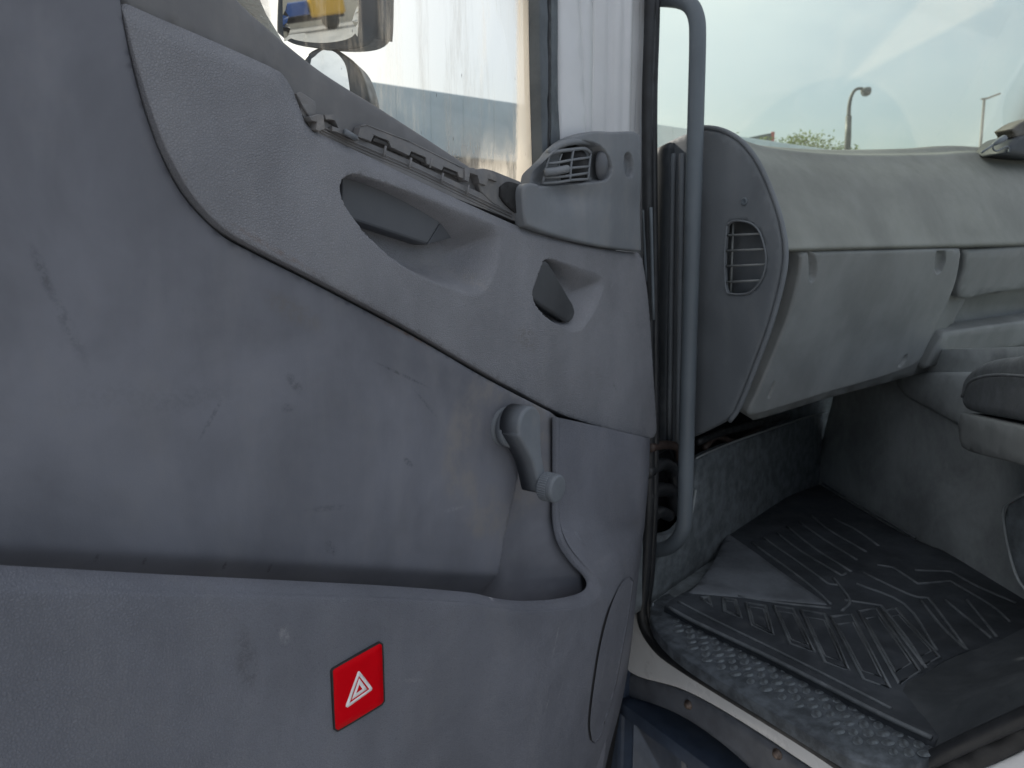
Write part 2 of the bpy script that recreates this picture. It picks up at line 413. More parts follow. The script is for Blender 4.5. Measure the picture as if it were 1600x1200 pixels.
marks_pk = [mk(768, 937, 776, 938, 3, (.8, .8, .8), .9, w0=.1), mk(440, 975, 450, 1010, 9, LGT, .28, w0=.11), mk(860, 1040, 880, 960, 2.5, LGT, .3, w0=.11), mk(846, 1125, 862, 1080, 2.5, LGT, .3, w0=.11), mk(612, 1064, 670, 1062, 4, LGT, .14, w0=.11),
            mk(870, 1100, 884, 1060, 2, LGT, .22, w0=.11), mk(370, 960, 400, 1100, 16, (.05, .05, .055), .4, w0=.11), mk(930, 1090, 945, 990, 2.5, LGT, .3, w0=.09), mk(905, 880, 960, 860, 8, LGT, .1, w0=.06)]
RING = (D(788, 700), .085, .125)
M_LOW = plastic('lower_trim_plastic', GREY, .48, marks=marks_low, ring=RING, gbump=.25, smudge=.2, dust=.14)
M_UP = plastic('grained_trim_plastic', (.205, .209, .228), .47, grain='leather', gscale=360, gbump=.8, marks=marks_up, smudge=.16, dust=.12)
M_POCK = plastic('grained_pocket_plastic', (.138, .145, .170), .48, grain='leather', gscale=400, gbump=.75, marks=marks_pk, smudge=.16, dust=.12)
M_STRIP = plastic('window_trim_plastic', (.145, .145, .15), .5, gbump=.3, smudge=.12, dust=.3)
M_CLIP = plastic('dusty_clip_plastic', (.15, .15, .155), .45, smudge=.3, dust=.5, dustcol=(.3, .27, .24))
M_CLIPD = simple('shaded_clip_plastic', (.05, .048, .048), .6)
M_VENT = plastic('vent_plastic', (.16, .172, .188), .42, smudge=.15, dust=.35, dustcol=(.26, .25, .235))
M_DARKP = plastic('dark_insert_plastic', (.088, .094, .106), .35, smudge=.12, dust=.08)
M_CRANK = plastic('crank_plastic', (.145, .16, .178), .38, smudge=.2, dust=.25)
M_BLACKP = plastic('black_lever_plastic', (.05, .053, .058), .42, smudge=.2, dust=.05)
M_VOID = simple('black_cavity', (.012, .012, .013), .8)
M_RUBBER = simple('black_rubber', (.016, .0175, .02), .5, var=.3, bump=.1)
M_CHAN = simple('window_channel_rubber', (.075, .088, .10), .55, var=.15)
M_WHITE = simple('white_cab_paint', (.68, .69, .70), .35, var=.06, scale=9)
M_PILLAR = simple('dusty_white_pillar_paint', (.60, .61, .625), .4, var=.04, scale=7)
M_HANDLE = plastic('black_grab_rail', (.11, .13, .148), .36, smudge=.12, dust=.1)
M_HANDLEK = plastic('dark_pillar_trim', (.04, .047, .054), .5, smudge=.15, dust=.1)
M_CAP = plastic('dash_end_plastic', (.135, .15, .165), .5, smudge=.15, dust=.12)
M_DASH = plastic('dash_top_plastic', (.19, .20, .182), .55, smudge=.18, dust=.35, dustcol=(.22, .235, .225), gbump=.3)
M_GLOVE = plastic('glove_box_plastic', (.20, .213, .214), .5, smudge=.15, dust=.25, dustcol=(.26, .265, .26))
M_TUN = plastic('tunnel_carpet', (.32, .345, .35), .75, smudge=.3, dust=.25, dustcol=(.09, .09, .09))
M_KICK = simple('black_kick_carpet', (.14, .16, .172), .8, var=.3, bump=.3, scale=30)
M_ARCH = plastic('wheel_arch_rubber', (.05, .057, .064), .55, smudge=.3, dust=.3, dustcol=(.11, .115, .12))
M_MAT = plastic('rubber_mat', (.034, .040, .048), .55, smudge=.35, dust=.4, dustcol=(.09, .096, .105), gbump=.4)
M_MATRIDGE = plastic('rubber_mat_ridge', (.10, .112, .122), .5, smudge=.4, dust=.5, dustcol=(.2, .21, .22))
M_HEEL = plastic('smooth_mat_rubber', (.105, .117, .132), .5, smudge=.4, dust=.5, dustcol=(.10, .108, .12))
M_PLATE = simple('worn_tread_metal', (.085, .098, .112), .5, metal=.3, var=.4, scale=40, bump=.15)
M_STUD = simple('worn_stud_metal', (.12, .138, .152), .45, metal=.3, var=.5, scale=90, bump=.5)
M_STEP = simple('grey_step_bracket', (.11, .12, .14), .45, var=.2, scale=15)
M_WELL = simple('blue_black_step_well', (.04, .056, .088), .5, var=.25, scale=12)
M_BOLT = simple('rusty_bolt', (.17, .13, .11), .5, metal=.5, var=.4, scale=150)
M_CUSH = simple('grey_vinyl_cushion', (.125, .136, .145), .6, var=.15, scale=30, bump=.1)
M_BROWN = simple('brown_tape', (.045, .03, .025), .6, var=.3)
def flat(name, c, r=.4, spec=.5):
    m, nt, b = nmat(name); v = coords(nt); n = noise(nt, v, 40, 4)
    nt.links.new(mix(nt, rampf(nt, n, .35, .7, 0, .3), c, tuple(x*.8 for x in c)), b.inputs['Base Color']); b.inputs['Roughness'].default_value = r
    b.inputs['Specular IOR Level'].default_value = spec; return m
M_RED = flat('red_sticker_film', (.58, .0005, .006), .45, .06)
M_INK = flat('white_sticker_print', (.78, .76, .76), .5)

# =================================================================== THE OPEN DOOR
DAX = (U, -W, Z)
door = empty('door', DOOR.o.copy(), DAX)
tag(door, 'open grey truck door with window crank, map pocket and red hazard sticker', 'truck door', kind='thing')

# dark inner shell that shows in the gaps, and painted outer skin
panel('inner_shell', DOOR, [(-260, -200), (300, -200), (375, 14), (490, 112), (600, 180), (700, 246), (800, 318), (850, 300), (905, 235), (990, 225), (1008, 690), (1000, 900), (940, 1300), (-260, 1320)], M_VOID, door, w0=-.085, res=.05, r=.002, thick=.03)
panel('outer_skin', DOOR, [(-260, -200), (330, -200), (490, 120), (800, 330), (850, 310), (985, 250), (1000, 690), (990, 900), (940, 1300), (-260, 1320)], M_WHITE, door, w0=-.12, res=.05, r=.004, thick=.01, back=True)

# lower trim panel: flat field, step back inside the pocket, scoop beside the crank
crease1 = cr(np.array([D(*p) for p in ((-300, 845), (0, 858), (200, 868), (400, 879), (600, 889), (760, 897), (1000, 905))]), n=4)
c2 = np.array([D(*p) for p in ((812, 560), (815, 640), (808, 735), (796, 790), (784, 850), (776, 900), (770, 960), (768, 1040))])
ce = np.array([DOOR.hit(*p) for p in ((872, 560, .02), (870, 650, .02), (870, 815, .028), (884, 853, .045), (905, 884, .066), (925, 905, .085), (935, 960, .09), (935, 1040, .09))])
wce = np.array([.000, .002, .010, .026, .044, .058, .062, .062])
def low_w(p):
    u, v = p[:, 0], p[:, 1]
    yc = np.interp(u, crease1[:, 0], crease1[:, 1]); out = -np.minimum(.75*.003*np.log1p(np.exp(np.clip((yc-v)/.003, -30, 30))), .04)
    o1 = np.argsort(c2[:, 1]); uc = np.interp(v, c2[o1, 1], c2[o1, 0]); o2 = np.argsort(ce[:, 1]); ue = np.interp(v, ce[o2, 1], ce[o2, 0]); we = np.interp(v, ce[o2, 1], wce[o2])
    s = np.clip((u-uc)/np.maximum(ue-uc, .01), 0, 1.4)
    vt, vb = D(812, 655)[1], D(800, 790)[1]
    amp = sst((vt-v)/(vt-vb))
    sc = amp*(-.024*np.sin(np.pi*np.minimum(s, 1)**.6)*(s > 0))+we*np.minimum(s, 1)**2.2-.02*np.maximum(s-1, 0)
    out = out*(1-sst(s*2.5)*amp)+sc
    # very soft bowing of the field and a hollow round the crank
    cu, cv = D(740, 690); rr = np.hypot(u-cu, v-cv); out = out-.006*np.exp(-(rr/.10)**2)*(s <= 0)
    return out+.006*np.sin(u*5+1)*np.cos(v*4)
cfe = [np.stack([np.linspace(crease1[0, 0], crease1[-1, 0], 420), np.interp(np.linspace(crease1[0, 0], crease1[-1, 0], 420), crease1[:, 0], crease1[:, 1])+o], 1) for o in (-.009, -.006, -.0035, -.0015, 0, .0015, .0035, .006, .009)]
feat = cfe+[np.stack([np.interp(np.linspace(0, 1, 60), np.linspace(0, 1, len(c2)), c2[:, 0])+o, np.interp(np.linspace(0, 1, 60), np.linspace(0, 1, len(c2)), c2[:, 1])], 1) for o in (-.002, 0, .002, .004)]
panel('lower_trim', DOOR, [(-260, -200), (172, -200), (182, -60), (188, 8), (198, 64), (218, 144), (248, 230), (288, 305), (346, 365), (400, 396), (500, 447), (640, 522), (760, 592), (868, 650), (890, 657), (892, 760), (896, 840), (916, 886), (932, 918), (930, 1000), (900, 1250), (700, 1330), (0, 1330), (-260, 1330)],
      M_LOW, door, w0=0, wfun=low_w, res=.0065, r=.0014, thick=.108, feats=feat)

# upper grained trim with two hollows
UW = .004
HREC = [(529, 300), (533, 282), (545, 273), (565, 274), (640, 299), (755, 342), (777, 357), (783, 378), (776, 415), (762, 446), (746, 462), (722, 461), (660, 436), (610, 405), (570, 368), (541, 330)]
u0h, u1h = DOOR.hit(560, 300, .012)[0], DOOR.hit(770, 400, .012)[0]
vth = DOOR.hit(640, 300, .012)[1]
def wid_h(p):
    s = sst((p[:, 0]-u0h)/(u1h-u0h)); return .006+.05*s**1.5
hrec = Recess(DOOR, HREC, UW, .055, wid_h)
LREC = [(846, 412), (853, 405), (870, 407), (925, 423), (940, 432), (943, 448), (930, 480), (912, 510), (900, 519), (886, 518), (855, 500), (832, 475), (828, 455)]
u0l, u1l = DOOR.hit(845, 450, .012)[0], DOOR.hit(935, 450, .012)[0]
lrec = Recess(DOOR, LREC, UW, .034, lambda p: .004+.045*sst((p[:, 0]-u0l)/(u1l-u0l)))
UP = [(193, 4), (203, 3), (260, 28), (330, 58), (430, 103), (450, 117), (463, 138), (474, 165), (484, 190), (500, 206), (560, 233), (700, 301), (820, 355), (860, 368), (900, 380), (950, 389), (1003, 395), (1008, 440), (1014, 520), (1021, 600), (1026, 660), (1026, 676), (1018, 685),
      (985, 680), (940, 668), (905, 657), (868, 643), (760, 585), (640, 515), (500, 440), (400, 389), (350, 360), (320, 333), (292, 299), (268, 258), (250, 220), (228, 155), (212, 95), (200, 45)]
topline = np.array([DOOR.hit(*q, .004) for q in ((200, 4), (430, 103), (484, 190), (560, 233), (700, 301), (820, 355), (1003, 395))])
def up_w(p):
    u, v = p[:, 0], p[:, 1]; yt = np.interp(u, topline[:, 0], topline[:, 1]); d = np.maximum(yt-v, 0)
    return .005*sst(d/.12)*(1-sst((d-.12)/.25))-.006*(1-sst(d/.016))
panel('upper_trim', DOOR, UP, M_UP, door, w0=UW, wfun=up_w, res=.006, r=.0014, thick=.022, recs=[hrec, lrec])
# dark liner inside the pull hollow
hf = [DOOR.pt(536, 270, -.018), DOOR.pt(700, 330, -.018), DOOR.pt(668, 382, -.022), DOOR.pt(534, 338, -.022)]
prism('handle_liner', hf, [p-W*.05 for p in hf], M_DARKP, door, bev=.003)
hf2 = [DOOR.pt(700, 330, -.0185), DOOR.pt(760, 352, -.044), DOOR.pt(748, 360, -.042), DOOR.pt(668, 382, -.0225)]
prism('handle_liner', hf2, [p-W*.05 for p in hf2], M_DARKP, door, bev=.001)
# latch lever
LEV = [(848, 409), (855, 409), (862, 420), (875, 442), (888, 462), (900, 476), (904, 488), (900, 499), (892, 504), (882, 500), (850, 482), (832, 467), (827, 457), (832, 442), (841, 421)]
def lev_w(p):
    c = DOOR.hit(862, 455, .006); q = DOOR.hit(895, 495, .006); d = np.array(q)-np.array(c); L = np.hypot(*d); s = ((p-np.array(c))@d)/L/L
    return -.008*np.clip(s, -1, 1)**2+.002
panel('latch_lever', DOOR, LEV, M_BLACKP, door, w0=.006, wfun=lev_w, res=.003, r=.004, thick=.012, back=True)

# window-side strip
panel('window_strip', DOOR, [(188, -120), (300, -120), (340, -45), (375, 0), (420, 42), (490, 100), (540, 134), (600, 171), (700, 236), (770, 284), (812, 316), (815, 345), (700, 318), (560, 252), (470, 205), (430, 125), (300, 60), (188, 12)], M_STRIP, door, w0=-.012, res=.012, r=.006, thick=.03)
# exposed ledge, clips and rail where the capping is missing
panel('capping_ledge', DOOR, [(470, 150), (484, 172), (500, 186), (560, 216), (640, 250), (700, 278), (815, 330), (818, 350), (700, 305), (560, 240), (490, 205), (470, 175)], M_CLIP, door, w0=-.004, res=.01, r=.0006, thick=.02, smooth=False, lin=True)
panel('capping_rail', DOOR, [(560, 213), (563, 199), (567, 194.5), (573, 194), (640, 220), (700, 249), (722, 261), (725, 265), (725, 279), (718, 276), (716, 269), (694, 260), (691, 266), (668, 256), (666, 246), (643, 236), (640, 243), (612, 230), (608, 220), (585, 211), (580, 221)], M_CLIP, door, w0=.001, res=.008, r=.0006, thick=.010, back=True, smooth=False, lin=True)
for q in ([(585, 213), (607, 222), (611, 231), (583, 220)], [(643, 238), (665, 248), (667, 257), (642, 244)], [(694, 262), (715, 271), (717, 277), (692, 267)]):
    panel('rail_notch', DOOR, q, M_CLIPD, door, w0=-.002, res=.006, r=.0003, thick=.002, lin=True)
for a, b in (((564, 197), (573, 195)), ((573, 195), (640, 221)), ((640, 221), (722, 262))):
    tube('rail_lip', [DOOR.pt(*a, .001), DOOR.pt(*b, .001)], .0009, M_CLIP, door, seg=8)
for k_ in range(3):
    tube('ledge_step', [DOOR.pt(x, y+k_*5-4, -.002-.001*k_) for x, y in ((500, 200), (560, 229), (640, 262), (700, 290), (800, 338))], .0008, M_CLIP, door, seg=6, smooth=4)
panel('clip_bracket', DOOR, [(464, 146), (470, 143), (494, 159), (494, 184), (487, 187), (476, 170)], M_CLIP, door, w0=.0, res=.006, r=.0012, thick=.012, back=True, smooth=False, lin=True)
clipo = [([(484, 182), (497, 178), (506, 180), (508, 201), (500, 205), (494, 202), (496, 190), (488, 188)], .012), ([(508, 179), (522, 179), (529, 183), (534, 200), (530, 201), (524, 188), (510, 186)], .006), ([(520, 197), (548, 207), (560, 213), (562, 219), (548, 214), (520, 204)], .006),
         ([(727, 262), (741, 262), (747, 267), (747, 274), (735, 270), (733, 284), (727, 281)], .006), ([(744, 264), (758, 264), (775, 272), (778, 284), (764, 279), (760, 290), (750, 286)], .003)]
for q, ww in clipo: panel('clip', DOOR, q, M_CLIP, door, w0=ww*.6, res=.006, r=.0008, thick=.012, back=True, smooth=False, lin=True)
panel('capping_socket', DOOR, [(742, 268), (756, 263), (770, 266), (812, 283), (822, 290), (822, 348), (800, 336), (770, 318), (752, 300)], M_CLIP, door, w0=-.003, res=.006, r=.002, thick=.02, smooth=False, lin=True)
panel('broken_hole_shade', DOOR, [(783, 292), (795, 284), (811, 288), (814, 300), (813, 318), (815, 334), (806, 332), (790, 318), (782, 306)], M_VOID, door, w0=.0005, res=.006, r=.0006, thick=.003)  # flat black sheet painted as the shade inside the broken hole
for x, y in ((600, 244), (640, 262), (672, 262), (690, 285), (730, 303)):
    p = DOOR.pt(x, y, .001); tube('clip_pin', [p, p+Z*.012+U*.003], .0016, M_CLIP, door, seg=8)
tube('clip_pin', [DOOR.pt(538, 205, .006), DOOR.pt(556, 216, .008)], .0035, M_CRANK, door, seg=10, label='shiny spring end on the bare ledge')

# corner piece with round air vent
VP = [(823, 353), (819, 335), (817, 300), (822, 288), (834, 286), (848, 290), (850, 262), (856, 246), (868, 231), (885, 218), (905, 210), (928, 205), (955, 206), (985, 205), (995, 208), (999, 222), (1000, 300), (1003, 393), (950, 387), (900, 377), (860, 366)]
vrec = Recess(DOOR, [(843, 293), (847, 264), (857, 244), (880, 227), (908, 220), (932, 226), (948, 243), (954, 262), (951, 276), (940, 284), (900, 288)], .014, .022, .006)
srec = Recess(DOOR, [(972, 247), (975, 239), (981, 239), (986, 250), (987, 266), (984, 276), (977, 277), (973, 268)], .014, .012, .003)
hollow = np.array(DOOR.hit(905, 315, .014))
def vent_w(p):
    d = p-hollow; return -.012*np.exp(-((d[:, 0]+.03)/.06)**2-((d[:, 1]-.012)/.022)**2)+.004*sst((p[:, 1]-hollow[1])/.06)
vent = panel('air_vent', DOOR, VP, M_VENT, door, w0=.014, wfun=vent_w, res=.004, r=.004, thick=.016, recs=[vrec, srec])
def dome(cx, cy, ax, ay, h, w0):
    o = np.array(DOOR.hit(cx, cy, w0)); v = []; f = []; n, m_ = 24, 8
    for j in range(m_+1):
        ph = pi/2*j/m_
        for k in range(n): a = 2*pi*k/n; v.append(DOOR.P(o[0]+ax*cos(a)*cos(ph), o[1]+ay*sin(a)*cos(ph), w0+h*sin(ph)))
    for j in range(m_):
        for k in range(n): f.append([j*n+k, j*n+(k+1) % n, (j+1)*n+(k+1) % n, (j+1)*n+k])
    return v, f
v, f = dome(893, 259, .047, .036, .020, -.010); obj('vent_drum', v, f, M_VOID, vent)
v, f = dome(938, 258, .0165, .0255, .012, .008); obj('vent_wheel', v, f, M_DARKP, vent)
def z3(x, y): return (800+x/4.444, 150+y/4.444)
def vbar(pts, r, name='vent_slat', mat=M_VENT, hw=.0):
    P = []
    for i, q in enumerate(pts):
        x, y = z3(*q); t = (x-848)/(925-848); P.append(DOOR.pt(x, y, .004+.014*(1-(2*t-1)**2)+hw))
    tube(name, P, r, mat, vent, seg=8, smooth=4)
for pts in ([(248, 468), (320, 462), (415, 444), (545, 425)], [(222, 520), (320, 512), (410, 500), (530, 490)], [(214, 566), (320, 562), (410, 552), (525, 535)], [(208, 606), (320, 598), (420, 584), (545, 576)]): vbar(pts, .0022)
vbar([(255, 410), (300, 388), (400, 374), (500, 366), (545, 395)], .0030)
vbar([(345, 400), (325, 470), (322, 590)], .0016, hw=-.003); vbar([(425, 376), (410, 470), (402, 586)], .0022, hw=.001); vbar([(262, 405), (240, 480), (214, 600)], .0022); vbar([(545, 392), (535, 480), (525, 582)], .0026)
vbar([(225, 530), (300, 522), (385, 505)], .0062, 'vent_tab', M_VENT, hw=.004)
vbar([(252, 400), (320, 345), (420, 318), (510, 318), (590, 350)], .0055, 'vent_hood', M_VENT, hw=-.002)

# window pane with dirt, channel and painted frame
m, nt, b = nmat('dirty_window_glass'); v = coords(nt)
PANE_W = -.035
gw = mapped(nt, v, scale=(1, 1, .12)); strk = noise(nt, gw, 45, 6, .7, .3); strk2 = noise(nt, mapped(nt, v, scale=(1, 1, .25), rot=(0, .25, 0)), 130, 5, .75, .2)
big = noise(nt, v, 7, 4, .6, .6); sep = nt.nodes.new('ShaderNodeSeparateXYZ'); nt.links.new(v, sep.inputs[0])
zb = D(700, 232)[1]; xr = D(846, 100)[0]; xl = D(470, 20)[0]
low = rampf(nt, math_(nt, 'ADD', sep.outputs[2], math_(nt, 'MULTIPLY', math_(nt, 'SUBTRACT', big, .5), .10)), D(800, 300)[1], D(800, 180)[1], 1, 0)
rgt = rampf(nt, math_(nt, 'ADD', sep.outputs[0], math_(nt, 'MULTIPLY', math_(nt, 'SUBTRACT', big, .5), .05)), D(690, 200)[0], D(775, 200)[0], 0, 1)
edge = rampf(nt, math_(nt, 'ADD', sep.outputs[0], math_(nt, 'MULTIPLY', math_(nt, 'SUBTRACT', strk2, .5), .012)), D(834, 100)[0], D(841, 100)[0], 0, 1)
lft = rampf(nt, math_(nt, 'ADD', sep.outputs[0], math_(nt, 'MULTIPLY', math_(nt, 'SUBTRACT', big, .5), .06)), D(470, 60)[0], D(420, 40)[0], 0, 1)
film = math_(nt, 'ADD', .03, math_(nt, 'MULTIPLY', rampf(nt, strk, .46, .78), .32))
film = math_(nt, 'ADD', film, math_(nt, 'MULTIPLY', math_(nt, 'MULTIPLY', low, rgt), rampf(nt, strk2, .35, .6, .5, .9)))
film = math_(nt, 'ADD', film, math_(nt, 'MULTIPLY', lft, rampf(nt, noise(nt, mapped(nt, v, scale=(.2, 1, 1), rot=(0, -.75, 0)), 220, 5, .7), .35, .6, .45, .85)))
film = math_(nt, 'ADD', film, math_(nt, 'MULTIPLY', edge, .75), clamp=True)
# dark specks and scratches
sp = nt.nodes.new('ShaderNodeTexVoronoi'); sp.feature = 'F1'; sp.inputs['Scale'].default_value = 40
nt.links.new(mapped(nt, v, scale=(2.2, 1, .5), rot=(0, .25, 0)), sp.inputs['Vector'])
spk = math_(nt, 'MULTIPLY', rampf(nt, math_(nt, 'ADD', sp.outputs['Distance'], math_(nt, 'MULTIPLY', noise(nt, v, 400, 3), .12)), .13, .10, 0, 1), rampf(nt, noise(nt, v, 22, 2), .44, .56))
tr = N(nt, 'ShaderNodeBsdfTransparent', Color=(.80, .825, .775, 1)); tl = N(nt, 'ShaderNodeBsdfTranslucent', Color=(.62, .58, .50, 1)); df = N(nt, 'ShaderNodeBsdfDiffuse', Color=(.42, .36, .28, 1))
dk = N(nt, 'ShaderNodeBsdfDiffuse', Color=(.05, .05, .055, 1)); gl = N(nt, 'ShaderNodeBsdfGlossy', Roughness=.02)
def mixs(nt, fac, a, b_):
    n = nt.nodes.new('ShaderNodeMixShader')
    if isinstance(fac, (int, float)): n.inputs[0].default_value = fac
    else: nt.links.new(fac, n.inputs[0])
    nt.links.new(a, n.inputs[1]); nt.links.new(b_, n.inputs[2]); return n.outputs[0]
dirt = mixs(nt, .3, tl.outputs[0], df.outputs[0]); s = mixs(nt, film, tr.outputs[0], dirt); s = mixs(nt, math_(nt, 'MULTIPLY', spk, .8), s, dk.outputs[0])
lw = N(nt, 'ShaderNodeFresnel', IOR=1.45); s = mixs(nt, math_(nt, 'MULTIPLY', lw.outputs[0], .7), s, gl.outputs[0])
nt.links.new(s, nt.nodes['Material Output'].inputs['Surface'])
M_PANE = m
panel('window_pane', DOOR, [(300, -260), (848, -260), (846, 0), (848, 200), (852, 330), (700, 330), (560, 250), (420, 140), (340, 60)], M_PANE, door, w0=PANE_W, res=.2, r=.0005, thick=.004)
panel('window_channel', DOOR, [(845, -260), (874, -260), (873, 0), (874, 160), (876, 240), (852, 300), (849, 200), (846, 60)], M_CHAN, door, w0=-.012, res=.03, r=.004, thick=.03)
panel('window_channel', DOOR, [(858, -260), (862, -260), (862, 200), (858, 240)], M_RUBBER, door, w0=-.0105, res=.03, r=.001, thick=.004)
panel('window_frame', DOOR, [(873, -260), (908, -260), (909, 0), (914, 100), (920, 250), (876, 260)], M_PILLAR, door, w0=-.018, res=.02, r=.008, thick=.06)
panel('window_frame', DOOR, [(904, -260), (928, -260), (929, 0), (928, 110), (926, 260), (915, 260), (908, 60)], M_PILLAR, door, w0=-.045, res=.02, r=.006, thick=.06)

# crank
cb = DOOR.pt(786, 666); ckw = empty('x', (0, 0, 0)); bpy.data.objects.remove(ckw)
crank = lathe('window_crank', cb, W, [(.030, -.008), (.030, .0045), (.0272, .0052), (.0272, .0072), (.030, .0085), (.030, .0195), (.0285, .0205)], M_CRANK, door, seg=40)
CA = DOOR.hit(829, 665, .052); CKN = DOOR.hit(851, 759, .050)
def arm_outline(r1, r2):
    c1 = np.array(CA); c2_ = np.array(CKN); d = c2_-c1; L = np.hypot(*d); a = math.atan2(d[1], d[0]); off = math.acos((r1-r2)/L); pts = []
    for k in range(15): t = a+off+(2*pi-2*off)*k/14; pts.append(c1+r1*np.array((cos(t), sin(t))))
    mid1 = (c1*.45+c2_*.55); nrm_ = np.array((-sin(a), cos(a)))
    pts.append(mid1-nrm_*(r2*1.02))
    for k in range(9): t = a-off+2*off*k/8; pts.append(c2_+r2*np.array((cos(t), sin(t))))
    pts.append(mid1+nrm_*(r2*1.02))
    return pts
def arm_w(p):
    c1 = np.array(CA); d = np.array(CKN)-c1; s = np.clip(((p-c1)@d)/(d@d), 0, 1); return -.003*s
panel('crank_arm', DOOR, None, M_CRANK, crank, w0=.052, wfun=arm_w, res=.003, r=.005, thick=.0305, back=True, uv=arm_outline(.0292, .0125))
kp = DOOR.P(*CKN, .046)
def knurl(i, k): return 1+(.05 if (k % 2 == 0 and 2 <= i <= 13) else 0)*(1 if i % 2 else .35)
prof = [(.004, 0), (.0195, .001), (.0212, .003)]+[(.0218, .0045+.0013*i) for i in range(12)]+[(.0222, .0208), (.0222, .0255), (.0212, .0282), (.019, .0292), (.004, .0288)]
v, f = lathev(kp, (W+Z*-.03), prof, 72, knurl); obj('crank_knob', v, f, M_CRANK, crank, smooth=False)

# storage pocket shell: rim curve and its sweep
ST = [[(868, 652, .020), (880, 654, .0235), (930, 665, .032), (985, 678, .036), (1010, 684, .032), (1016, 685, -.01)],
      [(868, 700, .021), (880, 700, .0245), (930, 706, .034), (985, 712, .039), (1008, 715, .034), (1015, 716, -.01)],
      [(868, 750, .023), (880, 750, .0265), (930, 752, .037), (985, 753, .042), (1006, 754, .036), (1013, 754, -.01)],
      [(868, 812, .028), (881, 811, .0325), (930, 806, .042), (982, 801, .047), (1003, 799, .040), (1009, 799, -.01)],
      [(877, 850, .043), (892, 846, .053), (932, 836, .053), (977, 828, .048), (1001, 824, .036), (1007, 824, -.005)],
      [(897, 880, .063), (914, 875, .073), (946, 862, .070), (976, 851, .061), (998, 845, .045), (1004, 845, .0)],
      [(915, 899, .079), (934, 898, .089), (958, 890, .086), (979, 880, .073), (995, 874, .055), (1001, 875, .0)],
      [(922, 914, .087), (943, 921, .097), (962, 922, .094), (978, 920, .080), (989, 920, .062), (995, 923, .0)],
      [(916, 926, .091), (932, 945, .102), (950, 962, .099), (968, 980, .083), (980, 990, .064), (988, 995, .0)],
      [(898, 934, .093), (910, 957, .105), (926, 1010, .104), (948, 1050, .090), (964, 1075, .066), (975, 1080, .0)],
      [(868, 940, .094), (876, 963, .107), (888, 1040, .108), (912, 1110, .100), (940, 1150, .072), (955, 1160, .0)],
      [(838, 942, .095), (842, 965, .109), (846, 1045, .111), (856, 1140, .110), (880, 1235, .100), (915, 1300, .02)],
      [(808, 942, .096), (810, 965, .110), (812, 1045, .1125), (814, 1140, .113), (818, 1235, .112), (826, 1340, .10)],
      [(776, 938, .096), (776, 961, .109), (776, 1045, .1115), (776, 1140, .112), (776, 1235, .111), (776, 1340, .10)],
      [(745, 931, .096), (745, 954, .108), (745, 1043, .110), (745, 1140, .110), (745, 1235, .110), (745, 1340, .10)]]
for x, y in ((700, 926), (600, 919), (430, 911), (250, 903), (100, 895), (-60, 887), (-160, 882)):
    dy = float(np.interp(x, [-160, 745], [50, 24]))
    ST.append([(x, y, .092), (x, y+dy, .1085), (x, 1040, .110), (x, 1140, .110), (x, 1235, .110), (x, 1340, .10)])
rows = []
for s_ in ST:
    q = [DOOR.pt(*p) for p in s_]
    inner = q[0]-W*.022+(q[1]-q[0]).normalized()*.02; bl = min(1, max(.1, (s_[1][2]-s_[0][2])/.014)); crest = q[0]*.5+q[1]*.5+W*.0035*bl-(q[1]-q[0]).normalized()*.002
    rows.append([inner-W*.0+(q[1]-q[0]).normalized()*.03, q[0]-W*.008+(q[1]-q[0]).normalized()*.002, q[0], crest, q[1]]+q[2:])
pocket = loft('storage_pocket', rows, M_POCK, door, nu=6, nv=8, flip=True, brk=False)
pb = [DOOR.P(DOOR.hit(x, 1330, .05)[0], DOOR.hit(830, 1290, .05)[1], w_) for x, w_ in ((-200, -.10), (900, -.10), (900, .105), (-200, .105))]
pe = [DOOR.P(pb_u, v_, w_) for pb_u in (DOOR.hit(-170, 1000, .05)[0],) for v_, w_ in ((DOOR.hit(830, 1290, .05)[1], -.1), (DOOR.hit(830, 1290, .05)[1], .105), (DOOR.hit(-170, 905, .05)[1], .105), (DOOR.hit(-170, 905, .05)[1], -.1))]
prism('pocket_end', pe, [p-U*.01 for p in pe], M_POCK, pocket)
prism('pocket_floor', pb, [p-Z*.01 for p in pb], M_POCK, pocket)
# hazard sticker in a shallow frame
SQ = [(523, 1046), (594, 1006), (597, 1008), (600, 1096), (597, 1100), (529, 1141), (525, 1139), (521, 1049)]
SQB = [(520, 1045), (594, 1003), (599, 1006), (602, 1096), (598, 1102), (528, 1144), (523, 1141), (518, 1049)]
panel('sticker_edge', DOOR, SQB, M_VOID, pocket, w0=.1122, res=.01, r=.0004, thick=.003)
panel('hazard_sticker', DOOR, SQ, M_RED, pocket, w0=.1128, res=.01, r=.0006, thick=.002, label='red sticker with white warning triangle')
T1 = [(559.5, 1049.5), (562, 1049), (582, 1075), (581.5, 1078.5), (543.5, 1105.5), (540.5, 1104.5), (541, 1101)]
T1i = [(561, 1056), (577.5, 1077), (546, 1099)]
T2 = [(561.5, 1060), (574, 1077), (550, 1093.5)]
T2i = [(561.5, 1069.5), (566.8, 1076.8), (556.5, 1083.8)]
panel('warning_triangle', DOOR, T1, M_INK, pocket, w0=.1132, res=.01, r=.0002, thick=.0005, holes=[T1i])
panel('warning_triangle', DOOR, T2, M_INK, pocket, w0=.1132, res=.01, r=.0002, thick=.0005, holes=[T2i])
